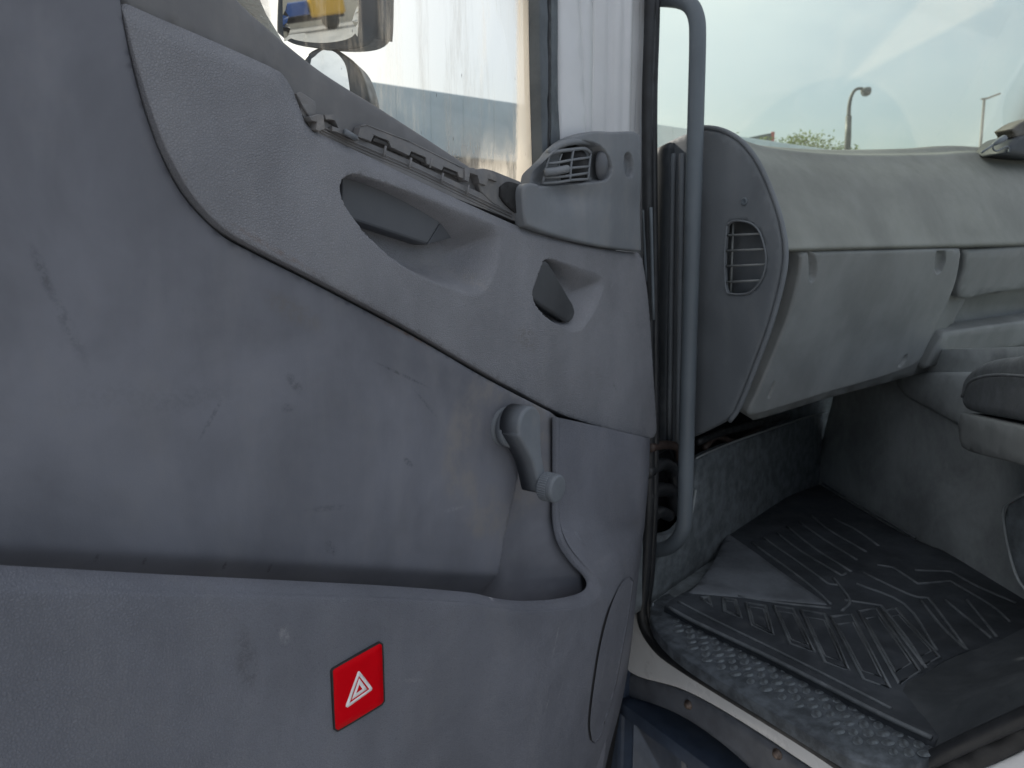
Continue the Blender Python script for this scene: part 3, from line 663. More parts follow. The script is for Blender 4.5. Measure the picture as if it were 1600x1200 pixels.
# oval cover on the turned end of the pocket
ov = Frame(DOOR.pt(955, 1050, .09), (U*.62-W*.78), Z)
from mathutils.bvhtree import BVHTree
def drape(name, px, target, off, mat, parent, r=.004, label=None):
    inv = root_of(target).matrix_world.inverted(); mw = root_of(target).matrix_world
    bv = BVHTree.FromPolygons([v.co.copy() for v in target.data.vertices], [list(p.vertices) for p in target.data.polygons])
    o = panel(name, ov, px, mat, parent, w0=.0, res=.006, r=.0001, thick=.001, label=label)
    oc = inv @ CAM; me = o.data; pl = cr(np.array(px, float), step=4, closed=True)
    for v in me.vertices:
        d = (v.co-oc).normalized(); hit, nn, _, _ = bv.ray_cast(oc, d)
        if hit is None: continue
        if nn.dot(d) > 0: nn = -nn
        v.co = hit+nn*off
    me.update(); return o
OVP = [(988, 908), (981, 902), (967, 916), (951, 955), (937, 1010), (926, 1080), (921, 1130), (924, 1156), (932, 1158), (943, 1130), (958, 1080), (970, 1020), (980, 965)]
drape('end_cover', OVP, pocket, .0022, M_POCK, pocket)
OVL = [(p[0]+(1.8 if p[0] > 955 else -1.8), p[1]) for p in OVP]
drape('end_cover_groove', OVL, pocket, .0006, M_VOID, pocket)

# mirrors outside the window, carried by the door
def mirror_frame(px, py, w0, target):
    c = DOOR.pt(px, py, w0); d = ray(px, py).normalized(); n = (Vector(target).normalized()-d).normalized()
    a = Z.cross(n).normalized(); return Frame(c, a, n.cross(a))
m, nt, b = nmat('mirror_silver'); b.inputs['Base Color'].default_value = (.86, .88, .88, 1); b.inputs['Metallic'].default_value = 1; b.inputs['Roughness'].default_value = .015
nt.links.new(mix(nt, rampf(nt, noise(nt, coords(nt), 30, 4), .4, .7), (.9, .91, .91), (.8, .82, .82)), b.inputs['Base Color'])
M_MIR = m
M_MHOUS = simple('mirror_housing_plastic', (.016, .026, .042), .42, var=.2)
mf = mirror_frame(500, 20, -.30, (-.8, -.72, -.03))
mir = panel('wing_mirror', mf, [(440, -260), (580, -260), (589, -180), (589, 40), (583, 60), (568, 72), (540, 77), (500, 76), (455, 68), (430, 50)], M_MHOUS, door, w0=0, res=.008, r=.006, thick=.05, back=True)
panel('mirror_glass', mf, [(445, -240), (552, -240), (559, -220), (560, 35), (555, 52), (540, 62), (500, 67), (455, 60), (442, 40)], M_MIR, mir, w0=.001, res=.01, r=.0002, thick=.002, smooth=False)
mf2 = mirror_frame(515, 110, -.30, (-.75, -.9, .55))
mir2 = panel('wide_angle_mirror', mf2, [(470, 110), (476, 88), (492, 75), (515, 72), (538, 84), (556, 100), (568, 125), (576, 160), (574, 200), (545, 230), (495, 230), (472, 180)], M_MHOUS, door, w0=0, res=.008, r=.006, thick=.04, back=True)
panel('mirror_glass', mf2, [(484, 105), (492, 88), (508, 77), (524, 82), (538, 98), (544, 122), (547, 160), (540, 200), (515, 215), (492, 190)], M_MIR, mir2, w0=.001, res=.01, r=.0002, thick=.002, smooth=False)
tube('mirror_arm', [DOOR.pt(590, -260, -.33), DOOR.pt(560, -120, -.36), DOOR.pt(520, 60, -.37), DOOR.pt(520, 230, -.34)], .012, M_MHOUS, door, seg=10, smooth=6)

# =================================================================== THE CAB
cab = empty('truck_cab', TP(R0, FH, -1.75), (TR, TF, Z))
tag(cab, 'white truck cab with grey dashboard, windscreen and dark footwell seen through the door opening', 'truck')
S0 = side(R0)
# painted pillar and seals
pil = rear(FH+.07)
uc0 = pil.hit(965, 100)[0]
def pil_w(p): u = p[:, 0]-uc0; return -.007*np.exp(-((u+.018)/.009)**2)-.005*np.exp(-((u-.02)/.01)**2)-.02*sst((u-.03)/.03)
panel('pillar', pil, [(920, -320), (1020, -320), (1014, 0), (1004, 210), (1004, 420), (925, 420), (922, 200), (926, 60)], M_PILLAR, cab, w0=0, wfun=pil_w, res=.006, r=.008, thick=.08)
panel('pillar', rear(FH+.10), [(990, -320), (1034, -320), (1034, 0), (1026, 160), (1020, 330), (1016, 480), (1016, 900), (995, 900)], M_HANDLE, cab, w0=0, res=.01, r=.006, thick=.05, label='dark inner face of the pillar')
sealp = [(1016, -320, 0), (1016, 0, 0), (1012, 150, 0), (1012, 300, 0), (1014, 480, 0), (1014, 760, 0), (1008, 900, 0), (1003, 945, 0), (1004, 968, 0), (1012, 990, 0), (1032, 1016, 0), (1070, 1043, 0), (1142, 1087, 0), (1230, 1140, 0), (1290, 1178, 0), (1335, 1208, 0), (1365, 1216, 0), (1400, 1210, 0), (1450, 1189, 0), (1520, 1156, 0), (1600, 1120, 0), (1700, 1075, 0)]
tube('door_seal', [S0.pt(*p) for p in sealp], .0125, M_RUBBER, cab, seg=10, smooth=5)
tube('door_seal', [S0.pt(x+9, y-9, -.014) for x, y, _ in sealp], .009, M_RUBBER, cab, seg=10, smooth=5)
for k, (x, y0, y1) in enumerate(((1006, 328, 440), (1017, 324, 500))):
    tube('hinge_rod', [S0.pt(x, y0, .01), S0.pt(x+2, (y0+y1)/2, .01), S0.pt(x+4, y1, .01)], .0036, M_HANDLE, cab, seg=10, smooth=3)
tube('seal_clip', [S0.pt(1020, 942, .012), S0.pt(1018, 962, .012)], .003, M_STUD, cab, seg=8)
# grab rail
S1 = side(R0+.05)
tube('grab_rail', [S1.pt(*p) for p in ((985, -4), (1030, -3), (1062, 0), (1079, 9), (1088, 28), (1090, 60), (1088, 150), (1083, 330), (1076, 560), (1072, 720), (1070, 805), (1065, 832), (1052, 850), (1035, 858), (1000, 864))], .0165, M_HANDLE, cab, seg=20, smooth=6)

# dashboard end cap with side vent
SC = side(R0+.10)
CAP = [(1005, 720), (1005, 260), (1030, 230), (1052, 217), (1078, 206), (1100, 202), (1128, 207), (1155, 224), (1180, 256), (1202, 305), (1216, 350), (1221, 392), (1217, 432), (1200, 500), (1175, 570), (1150, 632), (1136, 654), (1100, 674), (1060, 692)]
CV = [(1136, 352), (1146, 345), (1168, 347), (1184, 358), (1193, 380), (1197, 405), (1192, 432), (1180, 450), (1166, 459), (1142, 459), (1134, 450), (1132, 400)]
cap = panel('dash_end_panel', SC, CAP, M_CAP, cab, w0=0, res=.012, r=.006, thick=.008, holes=[CV])
panel('vent_cavity', SC, [(1120, 330), (1210, 330), (1210, 475), (1120, 475)], M_CAP, cap, w0=-.045, res=.05, r=.001, thick=.004)
vp = [SC.pt(x, y, .001) for x, y in CV]; tube('vent_rim', vp+vp[:1], .0022, M_CAP, cap, seg=8, smooth=3)
for y, x1 in ((367, 1189), (391, 1196), (415, 1196), (440, 1187)):
    tube('vent_slat', [SC.pt(1134, y+1, -.004), SC.pt(x1, y-2, -.004)], .0022, M_GLOVE, cap, seg=8)
tube('vent_slat', [SC.pt(1146, 346, -.012), SC.pt(1142, 458, -.012)], .0022, M_GLOVE, cap, seg=8, label='upright vane of the side vent')
lathe('screw', SC.pt(1163, 315, 0), SC.n, [(.008, -.001), (.008, .0015), (.006, .003), (.003, .001)], M_HANDLE, cap, seg=16)
for x in (1049, 1062): tube('pillar_beading', [SC.pt(x+3, 240, .008), SC.pt(x, 450, .008), SC.pt(x-3, 690, .008)], .006, M_CAP, cab, seg=10, smooth=4)
panel('pillar_trim', side(R0+.082), [(1000, 250), (1024, 232), (1044, 222), (1046, 300), (1042, 450), (1038, 700), (1000, 720)], M_HANDLEK, cab, w0=0, res=.02, r=.004, thick=.02)
# raised welt round the cap
wl = [SC.pt(x, y, -.004) for x, y in ((1078, 203), (1100, 199), (1130, 204), (1160, 222), (1186, 256), (1208, 305), (1222, 350), (1228, 392), (1224, 434), (1206, 503), (1180, 574), (1155, 636), (1140, 658))]
tube('end_panel_welt', wl, .005, M_CAP, cab, seg=10, smooth=4)
# padded dash top
capP = lambda x, y: SC.pt(x, y, -.006)
fr = [rear((capP(*q)-CAM).dot(TF)) for q in ((1128, 206), (1150, 221), (1180, 257), (1206, 314), (1222, 372), (1226, 392))]
rowsD = [[TP(R0+.13, 1.55, .03)]+[TP(R0+.13+k*.4, 1.55, .03) for k in range(1, 7)],
         None,
         [capP(1128, 206)]+[fr[0].pt(*p) for p in ((1178, 226), (1250, 236), (1340, 241), (1450, 240), (1540, 237), (1680, 250))],
         [capP(1150, 221)]+[fr[1].pt(*p) for p in ((1195, 238), (1260, 250), (1345, 256), (1450, 255), (1540, 252), (1680, 262))],
         [capP(1180, 257)]+[fr[2].pt(*p) for p in ((1215, 266), (1270, 276), (1350, 283), (1450, 282), (1545, 280), (1680, 286))],
         [capP(1206, 314)]+[fr[3].pt(*p) for p in ((1235, 320), (1285, 325), (1360, 328), (1455, 326), (1545, 324), (1690, 325))],
         [capP(1222, 372)]+[fr[4].pt(*p) for p in ((1245, 372), (1290, 371), (1362, 370), (1455, 368), (1548, 366), (1690, 362))],
         [capP(1226, 392)]+[fr[5].pt(*p) for p in ((1250, 391), (1292, 390), (1364, 388), (1456, 386), (1550, 384), (1690, 380))],
         [capP(1226, 394)+TF*.05]+[fr[5].pt(x, y+3)+TF*.05 for x, y in ((1250, 391), (1292, 390), (1364, 388), (1456, 386), (1550, 384), (1690, 380))]]
rowsD[1] = [p+TF*.10-Z*.012 for p in rowsD[2]]
loft('dashboard', rowsD, M_DASH, cab, nu=6, nv=6, flip=True, brk=False)
# extend to the far side of the cab, out of the frame
rowsE = [[r_[-1], r_[-1]+TR*.5, r_[-1]+TR*1.0] for r_ in rowsD]
loft('dashboard', rowsE, M_DASH, cab, nu=3, nv=6, flip=True)
# glove box lid on a face that runs forward as it goes down
GB = Frame((fr[5].pt(1300, 395)+TF*.004), TR, (-TF*-.0+Z*1.0-TF*.32))
GLV = [(1251, 399), (1255, 395), (1300, 393), (1400, 391), (1492, 389), (1501, 392), (1501, 405), (1494, 440), (1482, 472), (1466, 505), (1450, 540), (1441, 560), (1425, 573), (1380, 590), (1300, 613), (1210, 641), (1185, 648), (1172, 650), (1170, 642), (1184, 612), (1208, 555), (1230, 500), (1244, 450), (1250, 420)]
def nrec(px, d=.012): return Recess(GB, px, 0, d, .008)
recs = [nrec([(1262, 394), (1270, 393), (1277, 410), (1276, 432), (1270, 442), (1264, 438), (1263, 415)]), nrec([(1464, 391), (1478, 391), (1478, 408), (1472, 425), (1464, 430), (1460, 420), (1461, 402)]),
        nrec([(1198, 622), (1206, 600), (1212, 594), (1210, 606), (1203, 624)], .008), nrec([(1402, 574), (1412, 557), (1419, 552), (1417, 562), (1408, 574)], .008)]
def glv_w(p):
    return .012*(1-((p[:, 0]-p[:, 0].mean())/.5)**2)
edg = uvs(GB, [(1231, 397), (1231, 420), (1226, 450), (1210, 505), (1188, 560), (1160, 620), (1143, 652)])
def glv_w2(p): d = dist(p, edg, False); return -.030*(1-np.clip(d/.024, 0, 1))**1.3
panel('glove_box', GB, GLV, M_GLOVE, cab, w0=0, res=.008, r=.006, thick=.034, recs=recs)
panel('lower_dash', GB, [(1245, 400), (1700, 384), (1720, 525), (1600, 545), (1500, 565), (1440, 585), (1300, 622), (1180, 658), (1175, 650), (1225, 520)], M_GLOVE, cab, w0=-.035, res=.03, r=.006, thick=.06,
      recs=[Recess(GB, [(1512, 462), (1720, 440), (1720, 500), (1500, 518), (1490, 505)], -.035, .06, .012)])
panel('lower_dash', GB, [(1508, 391), (1700, 386), (1710, 440), (1560, 458), (1508, 468), (1498, 455), (1507, 420)], M_GLOVE, cab, w0=-.008, res=.02, r=.008, thick=.04)
panel('lower_dash', GB, [(1478, 520), (1560, 508), (1720, 488), (1720, 520), (1600, 541), (1500, 560), (1446, 578), (1462, 545)], M_GLOVE, cab, w0=-.012, res=.02, r=.008, thick=.04)
# dark underside
FL = -.70; LV = level(FL)
K1, K2, K3, K4 = (LV.pt(*p) for p in ((1020, 915), (1281, 742), (1432, 834), (1640, 915)))
KF = Frame(K1, K2-K1, Z); TN = Frame(K2, K3-K2, Z); TN2 = Frame(K3, K4-K3, Z)
kick = panel('kick_panel', KF, [(985, 965), (1060, 920), (1130, 868), (1200, 820), (1292, 765), (1288, 690), (1298, 648), (1270, 652), (1200, 675), (1150, 692), (1110, 708), (1092, 720), (1086, 760), (1080, 800), (1060, 830), (1030, 838), (985, 845)], M_KICK, cab, w0=0, res=.03, r=.004, thick=.02)
tube('carpet_edge', [KF.pt(*p, .003) for p in ((1088, 716), (1110, 705), (1150, 689), (1200, 672), (1270, 649), (1300, 643))], .0026, M_TUN, cab, seg=8, smooth=4)
tube('carpet_edge', [KF.pt(*p, .004) for p in ((1046, 843), (1066, 832), (1080, 805), (1087, 765))], .003, M_TUN, cab, seg=8, smooth=4)
panel('footwell_back', KF, [(940, 960), (1285, 744), (1320, 500), (940, 500)], M_VOID, cab, w0=-.12, res=.1, r=.002, thick=.01)
# wiring in the gap beside the rail
for k, (pts, r_, mt) in enumerate(([[(1015, 700), (1040, 695), (1058, 700), (1062, 720)], .010, M_BROWN], [[(1010, 740), (1035, 725), (1052, 735), (1055, 760)], .014, M_RUBBER], [[(1010, 775), (1030, 765), (1050, 770), (1056, 800)], .016, M_RUBBER],
                          [[(1012, 812), (1030, 800), (1046, 806)], .014, M_RUBBER], [[(1040, 690), (1056, 720), (1046, 745), (1050, 790)], .006, M_RUBBER], [[(1090, 690), (1130, 675), (1170, 665), (1230, 650)], .010, M_RUBBER], [[(1100, 700), (1120, 682), (1150, 690), (1185, 670)], .008, M_BROWN])):
    tube('wiring', [KF.pt(x, y, .01-.004*k) for x, y in pts], r_, mt, cab, seg=10, smooth=5)
# tunnel side and ledge
panel('engine_tunnel', TN, [(1262, 790), (1296, 640), (1330, 560), (1620, 540), (1660, 1000), (1432, 900)], M_TUN, cab, w0=0, res=.03, r=.004, thick=.02)
TT = Frame(TN.pt(1400, 590), TN.a, Z)
panel('tunnel_ledge', TN, [(1392, 588), (1440, 582), (1560, 582), (1640, 590), (1640, 720), (1560, 700), (1500, 668), (1450, 640), (1410, 618)], M_TUN, cab, w0=.015, res=.03, r=.012, thick=.02, label='lighter moulded ledge on the tunnel side')
# cushion and tray in the middle of the cab
CF = Frame(TN.pt(1540, 690, .22), TN.a*.9+TN.n*.25, Z)
tray = panel('console_tray', CF, [(1495, 652), (1500, 645), (1520, 650), (1600, 668), (1760, 705), (1760, 770), (1600, 728), (1520, 708), (1498, 698)], M_GLOVE, cab, w0=0, res=.02, r=.006, thick=.30, back=True)
panel('console_cushion', CF, [(1501, 640), (1498, 612), (1504, 588), (1522, 570), (1550, 560), (1580, 556), (1620, 545), (1760, 540), (1760, 700), (1600, 662), (1530, 648)], M_CUSH, cab, w0=-.01, res=.015, r=.02, thick=.30, back=True)
tube('cushion_piping', [CF.pt(*p, .002) for p in ((1503, 620), (1512, 600), (1530, 590), (1560, 586), (1600, 588), (1700, 596))], .003, M_CUSH, cab, seg=8, smooth=5)
# heel box at the right edge
HB = Frame(LV.pt(1585, 975), TN.a, Z)
panel('heater_box', HB, [(1567, 800), (1574, 788), (1600, 770), (1700, 735), (1720, 960), (1604, 925), (1590, 905), (1576, 860)], M_KICK, cab, w0=0, res=.02, r=.006, thick=.15, back=True)
tube('heater_box_edge', [HB.pt(*p, .002) for p in ((1604, 770), (1576, 786), (1567, 800), (1574, 850), (1588, 900), (1604, 924))], .003, M_TUN, cab, seg=8, smooth=4)

# floor, threshold plate with studs
def arch_z(f): return FL-.012+.34*sst((.60-f)/.55)
panel('cab_floor', LV, None, M_KICK, cab, w0=-.04, res=.05, r=.001, thick=.02, uv=[(R0+.03, -.39), (R0+2.2, -.39), (R0+2.2, 1.55), (R0+.01, 1.55)])
PLT = [(1016, 955), (1026, 935), (1045, 925), (1100, 965), (1300, 1062), (1470, 1140), (1500, 1150), (1430, 1192), (1370, 1196), (1330, 1184), (1200, 1106), (1090, 1040), (1045, 1006), (1022, 978)]
plate = panel('tread_plate', LV, PLT, M_PLATE, cab, w0=-.014, res=.03, r=.004, thick=.02)
pv, pf = [], []
n = 14
for j in range(4):
    ph = pi/2*j/3
    for k in range(n): a = 2*pi*k/n; pv.append((.0112*cos(a)*cos(ph)**.5, .0074*sin(a)*cos(ph)**.5, .0022*sin(ph)))
for j in range(3):
    for k in range(n): pf.append([j*n+k, j*n+(k+1) % n, (j+1)*n+(k+1) % n, (j+1)*n+k])
sme = bpy.data.meshes.new('raised_stud'); sme.from_pydata(pv, [], pf); sme.polygons.foreach_set('use_smooth', [True]*len(sme.polygons)); sme.materials.append(M_STUD)
region = cr(uvs(LV, [(1046, 965), (1075, 968), (1160, 1010), (1300, 1078), (1440, 1142), (1470, 1160), (1440, 1185), (1350, 1165), (1240, 1100), (1150, 1060), (1075, 1010)], -.014), n=3, closed=True)
q0 = np.array(LV.hit(1060, 985, -.014)); q1 = np.array(LV.hit(1440, 1165, -.014)); dd = (q1-q0)/np.linalg.norm(q1-q0); nn = np.array((-dd[1], dd[0])); inv = cab.matrix_world.inverted()
for i in range(-3, 40):
    for j in range(-6, 7):
        p = q0+dd*(i*.031+(j % 2)*.0155)+nn*j*.0165
        if not inside(p[None], region)[0]: continue
        o = link('raised_stud', sme, plate); wp = LV.P(p[0], p[1], -.014); lp = inv @ wp
        o.location = lp; o.rotation_euler = (0, 0, .35 if (i+j) % 2 else -.25); s_ = random.uniform(.85, 1.1); o.scale = (s_, s_, random.uniform(.6, 1.1))
# painted sill under the seal, step bracket, bolts, step well
panel('painted_sill', S0, [(960, 960), (1000, 955), (1010, 985), (1040, 1020), (1090, 1052), (1150, 1088), (1240, 1142), (1330, 1206), (1420, 1240), (1530, 1203), (1600, 1172), (1700, 1120), (1720, 1200), (1560, 1290), (1440, 1300), (1300, 1222), (1200, 1156), (1120, 1106), (1060, 1076), (985, 1052), (960, 1010)], M_WHITE, cab, w0=-.004, res=.012, r=.005, thick=.03)
panel('step_bracket', S0, [(955, 1046), (985, 1054), (1060, 1078), (1120, 1108), (1200, 1158), (1300, 1224), (1420, 1300), (1250, 1290), (1170, 1200), (1100, 1142), (1040, 1108), (955, 1080)], M_STEP, cab, w0=-.012, res=.012, r=.003, thick=.03)
for x, y in ((1076, 1101), (1215, 1178)):
    lathe('bolt', S0.pt(x, y, -.012), S0.n, [(.0105, -.001), (.0105, .002), (.0075, .0025), (.0072, .007), (.005, .0085)], M_BOLT, cab, seg=12)
SW = side(R0+.16)
panel('step_well', SW, [(820, 960), (960, 1030), (1500, 1250), (1500, 1600), (820, 1500)], M_WELL, cab, w0=0, res=.05, r=.002, thick=.02)
panel('step_tread', level(-.98), None, M_WELL, cab, w0=0, res=.05, r=.006, thick=.03, uv=[(R0-.02, .35), (R0+.2, .35), (R0+.2, FH+.1), (R0-.02, FH+.1)])
tube('step_stay', [SW.pt(1068, 1120, .03), SW.pt(1072, 1260, .03)], .008, M_STEP, cab, seg=8)
# wheel arch rising at the rear of the opening
prof = [(.66, -.035), (.60, -.03), (.54, -.005), (.477, .05), (.38, .16), (.28, .255), (.12, .33), (-.2, .36)]
profi = [(.70, -.012), (.64, -.001), (.57, .02), (.50, .07), (.39, .17), (.28, .26), (.12, .33), (-.2, .36)]
rowsA = [[TP(R0+r_, f_, FL+z_-dz) for f_, z_ in (prof if r_ < .05 else profi)] for r_, dz in ((.0, .03), (.02, .004), (.10, .0), (.25, .0), (.60, .0), (.75, .0))]
loft('wheel_arch', rowsA, M_ARCH, cab, nu=4, nv=3)

panel('arch_trim', S0, [(1320, 1222), (1365, 1232), (1450, 1200), (1520, 1168), (1600, 1132), (1700, 1087), (1720, 1115), (1600, 1172), (1530, 1204), (1400, 1262), (1340, 1250)], M_RUBBER, cab, w0=-.001, res=.02, r=.005, thick=.03)
# floor mat: a loose thing
mat_root = empty('floor_mat', LV.pt(1280, 900), (TR, TF, Z))
tag(mat_root, 'black ribbed rubber mat lying in the footwell', 'floor mat')
MAT = [(1038, 946), (1052, 934), (1100, 900), (1137, 830), (1160, 808), (1234, 774), (1281, 756), (1330, 786), (1430, 842), (1540, 880), (1700, 930), (1700, 985), (1557, 1006), (1485, 1026), (1442, 1058), (1450, 1075), (1512, 1110), (1490, 1135), (1460, 1156), (1380, 1118), (1281, 1067), (1200, 1026), (1141, 998), (1080, 968)]
panel('mat_sheet', LV, MAT, M_MAT, mat_root, w0=.0, res=.02, r=.003, thick=.012)
panel('heel_pad', LV, [(1137, 832), (1180, 862), (1230, 898), (1296, 944), (1250, 940), (1160, 932), (1075, 925), (1095, 905), (1118, 870)], M_HEEL, mat_root, w0=.003, res=.02, r=.004, thick=.008, label='smooth grey patch of the mat')
tube('mat_edge', [LV.pt(x, y, .001) for x, y in ((1046, 950), (1082, 970), (1141, 998), (1200, 1026), (1281, 1067), (1380, 1118), (1456, 1153))], .0042, M_MATRIDGE, mat_root, seg=8, smooth=4)
tube('mat_edge', [LV.pt(x, y, .001) for x, y in ((1060, 940), (1092, 957), (1150, 986), (1210, 1015), (1292, 1056), (1392, 1107))], .003, M_MATRIDGE, mat_root, seg=8, smooth=4)
def z8(x, y): return (920+x/2.353, 700+y/2.353)
A_ = [[(600, 350), (740, 450), (830, 520), (890, 575)], [(640, 330), (770, 420), (880, 500), (915, 505)], [(690, 312), (780, 380), (930, 470), (945, 462)], [(730, 290), (830, 370), (965, 455)], [(775, 275), (870, 340), (985, 412)], [(820, 250), (880, 300), (1020, 382)], [(900, 260), (980, 300), (1065, 360)], [(860, 130), (1000, 215), (1200, 330)],
      [(985, 500), (1160, 575), (1280, 745)], [(1010, 460), (1180, 540), (1250, 552), (1390, 742)], [(1060, 430), (1120, 440), (1210, 500), (1330, 490), (1480, 580), (1550, 640)], [(1200, 450), (1330, 455), (1430, 510), (1570, 570)], [(1220, 560), (1300, 660), (1385, 740)], [(1310, 560), (1420, 650), (1480, 700)], [(1390, 560), (1440, 620), (1500, 695)],
      [(940, 560), (1075, 580), (1170, 700), (1240, 810)], [(900, 480), (960, 560), (930, 600)], [(550, 545), (700, 570), (890, 590)]]
T_ = [[(412, 552), (442, 546), (452, 582)], [(492, 552), (540, 560), (560, 625), (497, 602)], [(578, 570), (650, 582), (678, 688), (600, 655)], [(680, 582), (752, 592), (828, 750), (742, 722)], [(780, 597), (868, 612), (955, 818), (870, 790)], [(890, 622), (968, 612), (1108, 885), (1012, 852)], [(992, 602), (1058, 590), (1218, 822), (1142, 868)], [(1082, 602), (1130, 590), (1290, 770), (1232, 800)]]
for q in A_: tube('mat_rib', [LV.pt(*z8(*p), .0005) for p in q], .0033, M_MATRIDGE, mat_root, seg=6, smooth=4)
for q in T_:
    P = [LV.pt(*z8(*p), .0005) for p in q]; tube('mat_rib', P+P[:1], .0033, M_MATRIDGE, mat_root, seg=6)
    c_ = sum(P, Vector())/len(P); I = [c_+(p-c_)*.74-Z*.001 for p in P]; tube('mat_rib', I+I[:1], .0026, M_MATRIDGE, mat_root, seg=6)

# windscreen
wsF = Frame(TP(R0+.05, 1.56, .10), TR, (Z*1.12-TF*.30))
wsi = cab.matrix_world.inverted()
m, nt, b = nmat('windscreen_glass'); v = coords(nt)
dirtm = math_(nt, 'ADD', .03, math_(nt, 'MULTIPLY', rampf(nt, noise(nt, v, 5, 5, .6, .5), .35, .75), .06))
# wiper-swept fan: arc boundary
tr = N(nt, 'ShaderNodeBsdfTransparent', Color=(.87, .965, .835, 1)); tl = N(nt, 'ShaderNodeBsdfTranslucent', Color=(.5, .51, .46, 1)); gl = N(nt, 'ShaderNodeBsdfGlossy', Roughness=.02)
lw = N(nt, 'ShaderNodeFresnel', IOR=1.45)
q = mapped(nt, v, loc=(-1.05, 0, -1.72)); q = mapped(nt, q, scale=(1, 0, 1)); ln = nt.nodes.new('ShaderNodeVectorMath'); ln.operation = 'LENGTH'; nt.links.new(q, ln.inputs[0])
sw = rampf(nt, ln.outputs['Value'], .60, .62, 0, .07)
sp_ = nt.nodes.new('ShaderNodeSeparateXYZ'); nt.links.new(v, sp_.inputs[0])
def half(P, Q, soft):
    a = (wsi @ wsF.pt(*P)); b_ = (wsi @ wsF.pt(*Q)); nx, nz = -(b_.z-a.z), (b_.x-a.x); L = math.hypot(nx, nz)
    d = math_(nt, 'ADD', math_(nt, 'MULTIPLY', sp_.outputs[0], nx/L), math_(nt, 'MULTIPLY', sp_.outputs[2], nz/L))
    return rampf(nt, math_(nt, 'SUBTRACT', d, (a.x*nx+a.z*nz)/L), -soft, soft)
refl_wedge = math_(nt, 'MULTIPLY', math_(nt, 'MULTIPLY', half((1440, 0), (1320, 130), .02), half((1320, 130), (1480, 46), .012)), half((1528, 60), (1556, 0), .015))  # pale wedge: a reflection on the glass, painted into the film
s = mixs(nt, math_(nt, 'ADD', math_(nt, 'ADD', dirtm, sw), math_(nt, 'MULTIPLY', refl_wedge, .13)), tr.outputs[0], tl.outputs[0]); s = mixs(nt, math_(nt, 'MULTIPLY', lw.outputs[0], .6), s, gl.outputs[0])
nt.links.new(s, nt.nodes['Material Output'].inputs['Surface'])
M_WS = m
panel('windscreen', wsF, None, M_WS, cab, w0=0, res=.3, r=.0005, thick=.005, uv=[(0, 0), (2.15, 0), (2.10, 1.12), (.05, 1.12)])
# remaining shell of the cab (outside the frame, gives the interior its shade)
def cabbox(name, r0, r1, f0, f1, z0, z1, mt=M_WHITE, **k): return box(name, level(0), r0, r1, f0, f1, z0, z1, mt, cab, bev=.01, **k)
cabbox('roof', R0, R0+2.25, 1.0, 1.24, 1.22, 1.30)
cabbox('rear_wall', R0, R0+2.25, -.45, -.39, -.9, -.10)
cabbox('far_side', R0+2.20, R0+2.26, -.39, 1.5, -.9, -.15); cabbox('far_side', R0+2.20, R0+2.26, 1.1, 1.24, -.15, 1.22)
cabbox('front_corner', R0-.01, R0+.035, FH+.09, 1.42, -.55, 1.25, M_PILLAR)
cabbox('front_corner', R0-.01, R0+.035, 1.42, 1.60, -1.4, .06, M_WELL); cabbox('front_corner', R0-.01, R0+.035, FH+.09, 1.42, -1.4, -.56, M_WELL)
cabbox('front_panel', R0+.05, R0+2.25, 1.57, 1.62, -1.0, .10, M_KICK)

# =================================================================== LOOSE THINGS ON THE DASH
cf = rear(1.0)
plug = empty('cable_plug', cf.pt(1545, 236)); tag(plug, 'grey plug with thin looped cable lying on the dash top', 'plug')
tube('plug_body', [cf.pt(1569, 216), cf.pt(1560, 221), cf.pt(1552, 226)], [.0085, .0075, .004], M_HANDLE, plug, seg=12)
tube('lead', [cf.pt(1552, 226), cf.pt(1545, 231), cf.pt(1534, 238)], .003, M_HANDLE, plug, seg=8)
tube('cable', [cf.pt(*p) for p in ((1551, 227), (1552, 233), (1557, 236), (1566, 232), (1573, 229), (1577, 232), (1576, 238))], .0022, M_HANDLE, plug, seg=8, smooth=5)
unit = empty('dash_unit', cf.pt(1600, 240)); tag(unit, 'grey rounded gadget with a brown box on top at the right end of the dash', 'gadget')
panel('unit_body', cf, [(1574, 240), (1580, 226), (1590, 216), (1605, 210), (1640, 206), (1660, 225), (1662, 246), (1620, 246)], M_HANDLEK, unit, w0=0, res=.01, r=.012, thick=.07, back=True)
panel('unit_box', cf, [(1581, 202), (1604, 188), (1640, 178), (1640, 205), (1590, 215), (1586, 210)], simple('drab_box_plastic', (.08, .075, .065), .6), unit, w0=-.01, res=.01, r=.003, thick=.04, back=True)

# =================================================================== OUTSIDE
def atY(px, py, Y): d = ray(px, py); return CAM+d*(Y/d.y)
m, nt, b = nmat('yard_ground'); v = coords(nt)
nt.links.new(mix(nt, rampf(nt, noise(nt, v, .6, 8, .65), .35, .7), (.27, .27, .27), (.38, .38, .375)), b.inputs['Base Color']); b.inputs['Roughness'].default_value = .9
gv = [(-1500, -1500, 0), (1500, -1500, 0), (1500, 1500, 0), (-1500, 1500, 0)]
tag(obj('ground', gv, [[0, 1, 2, 3]], m, None, False), 'pale concrete yard around the truck', None, None, 'structure')

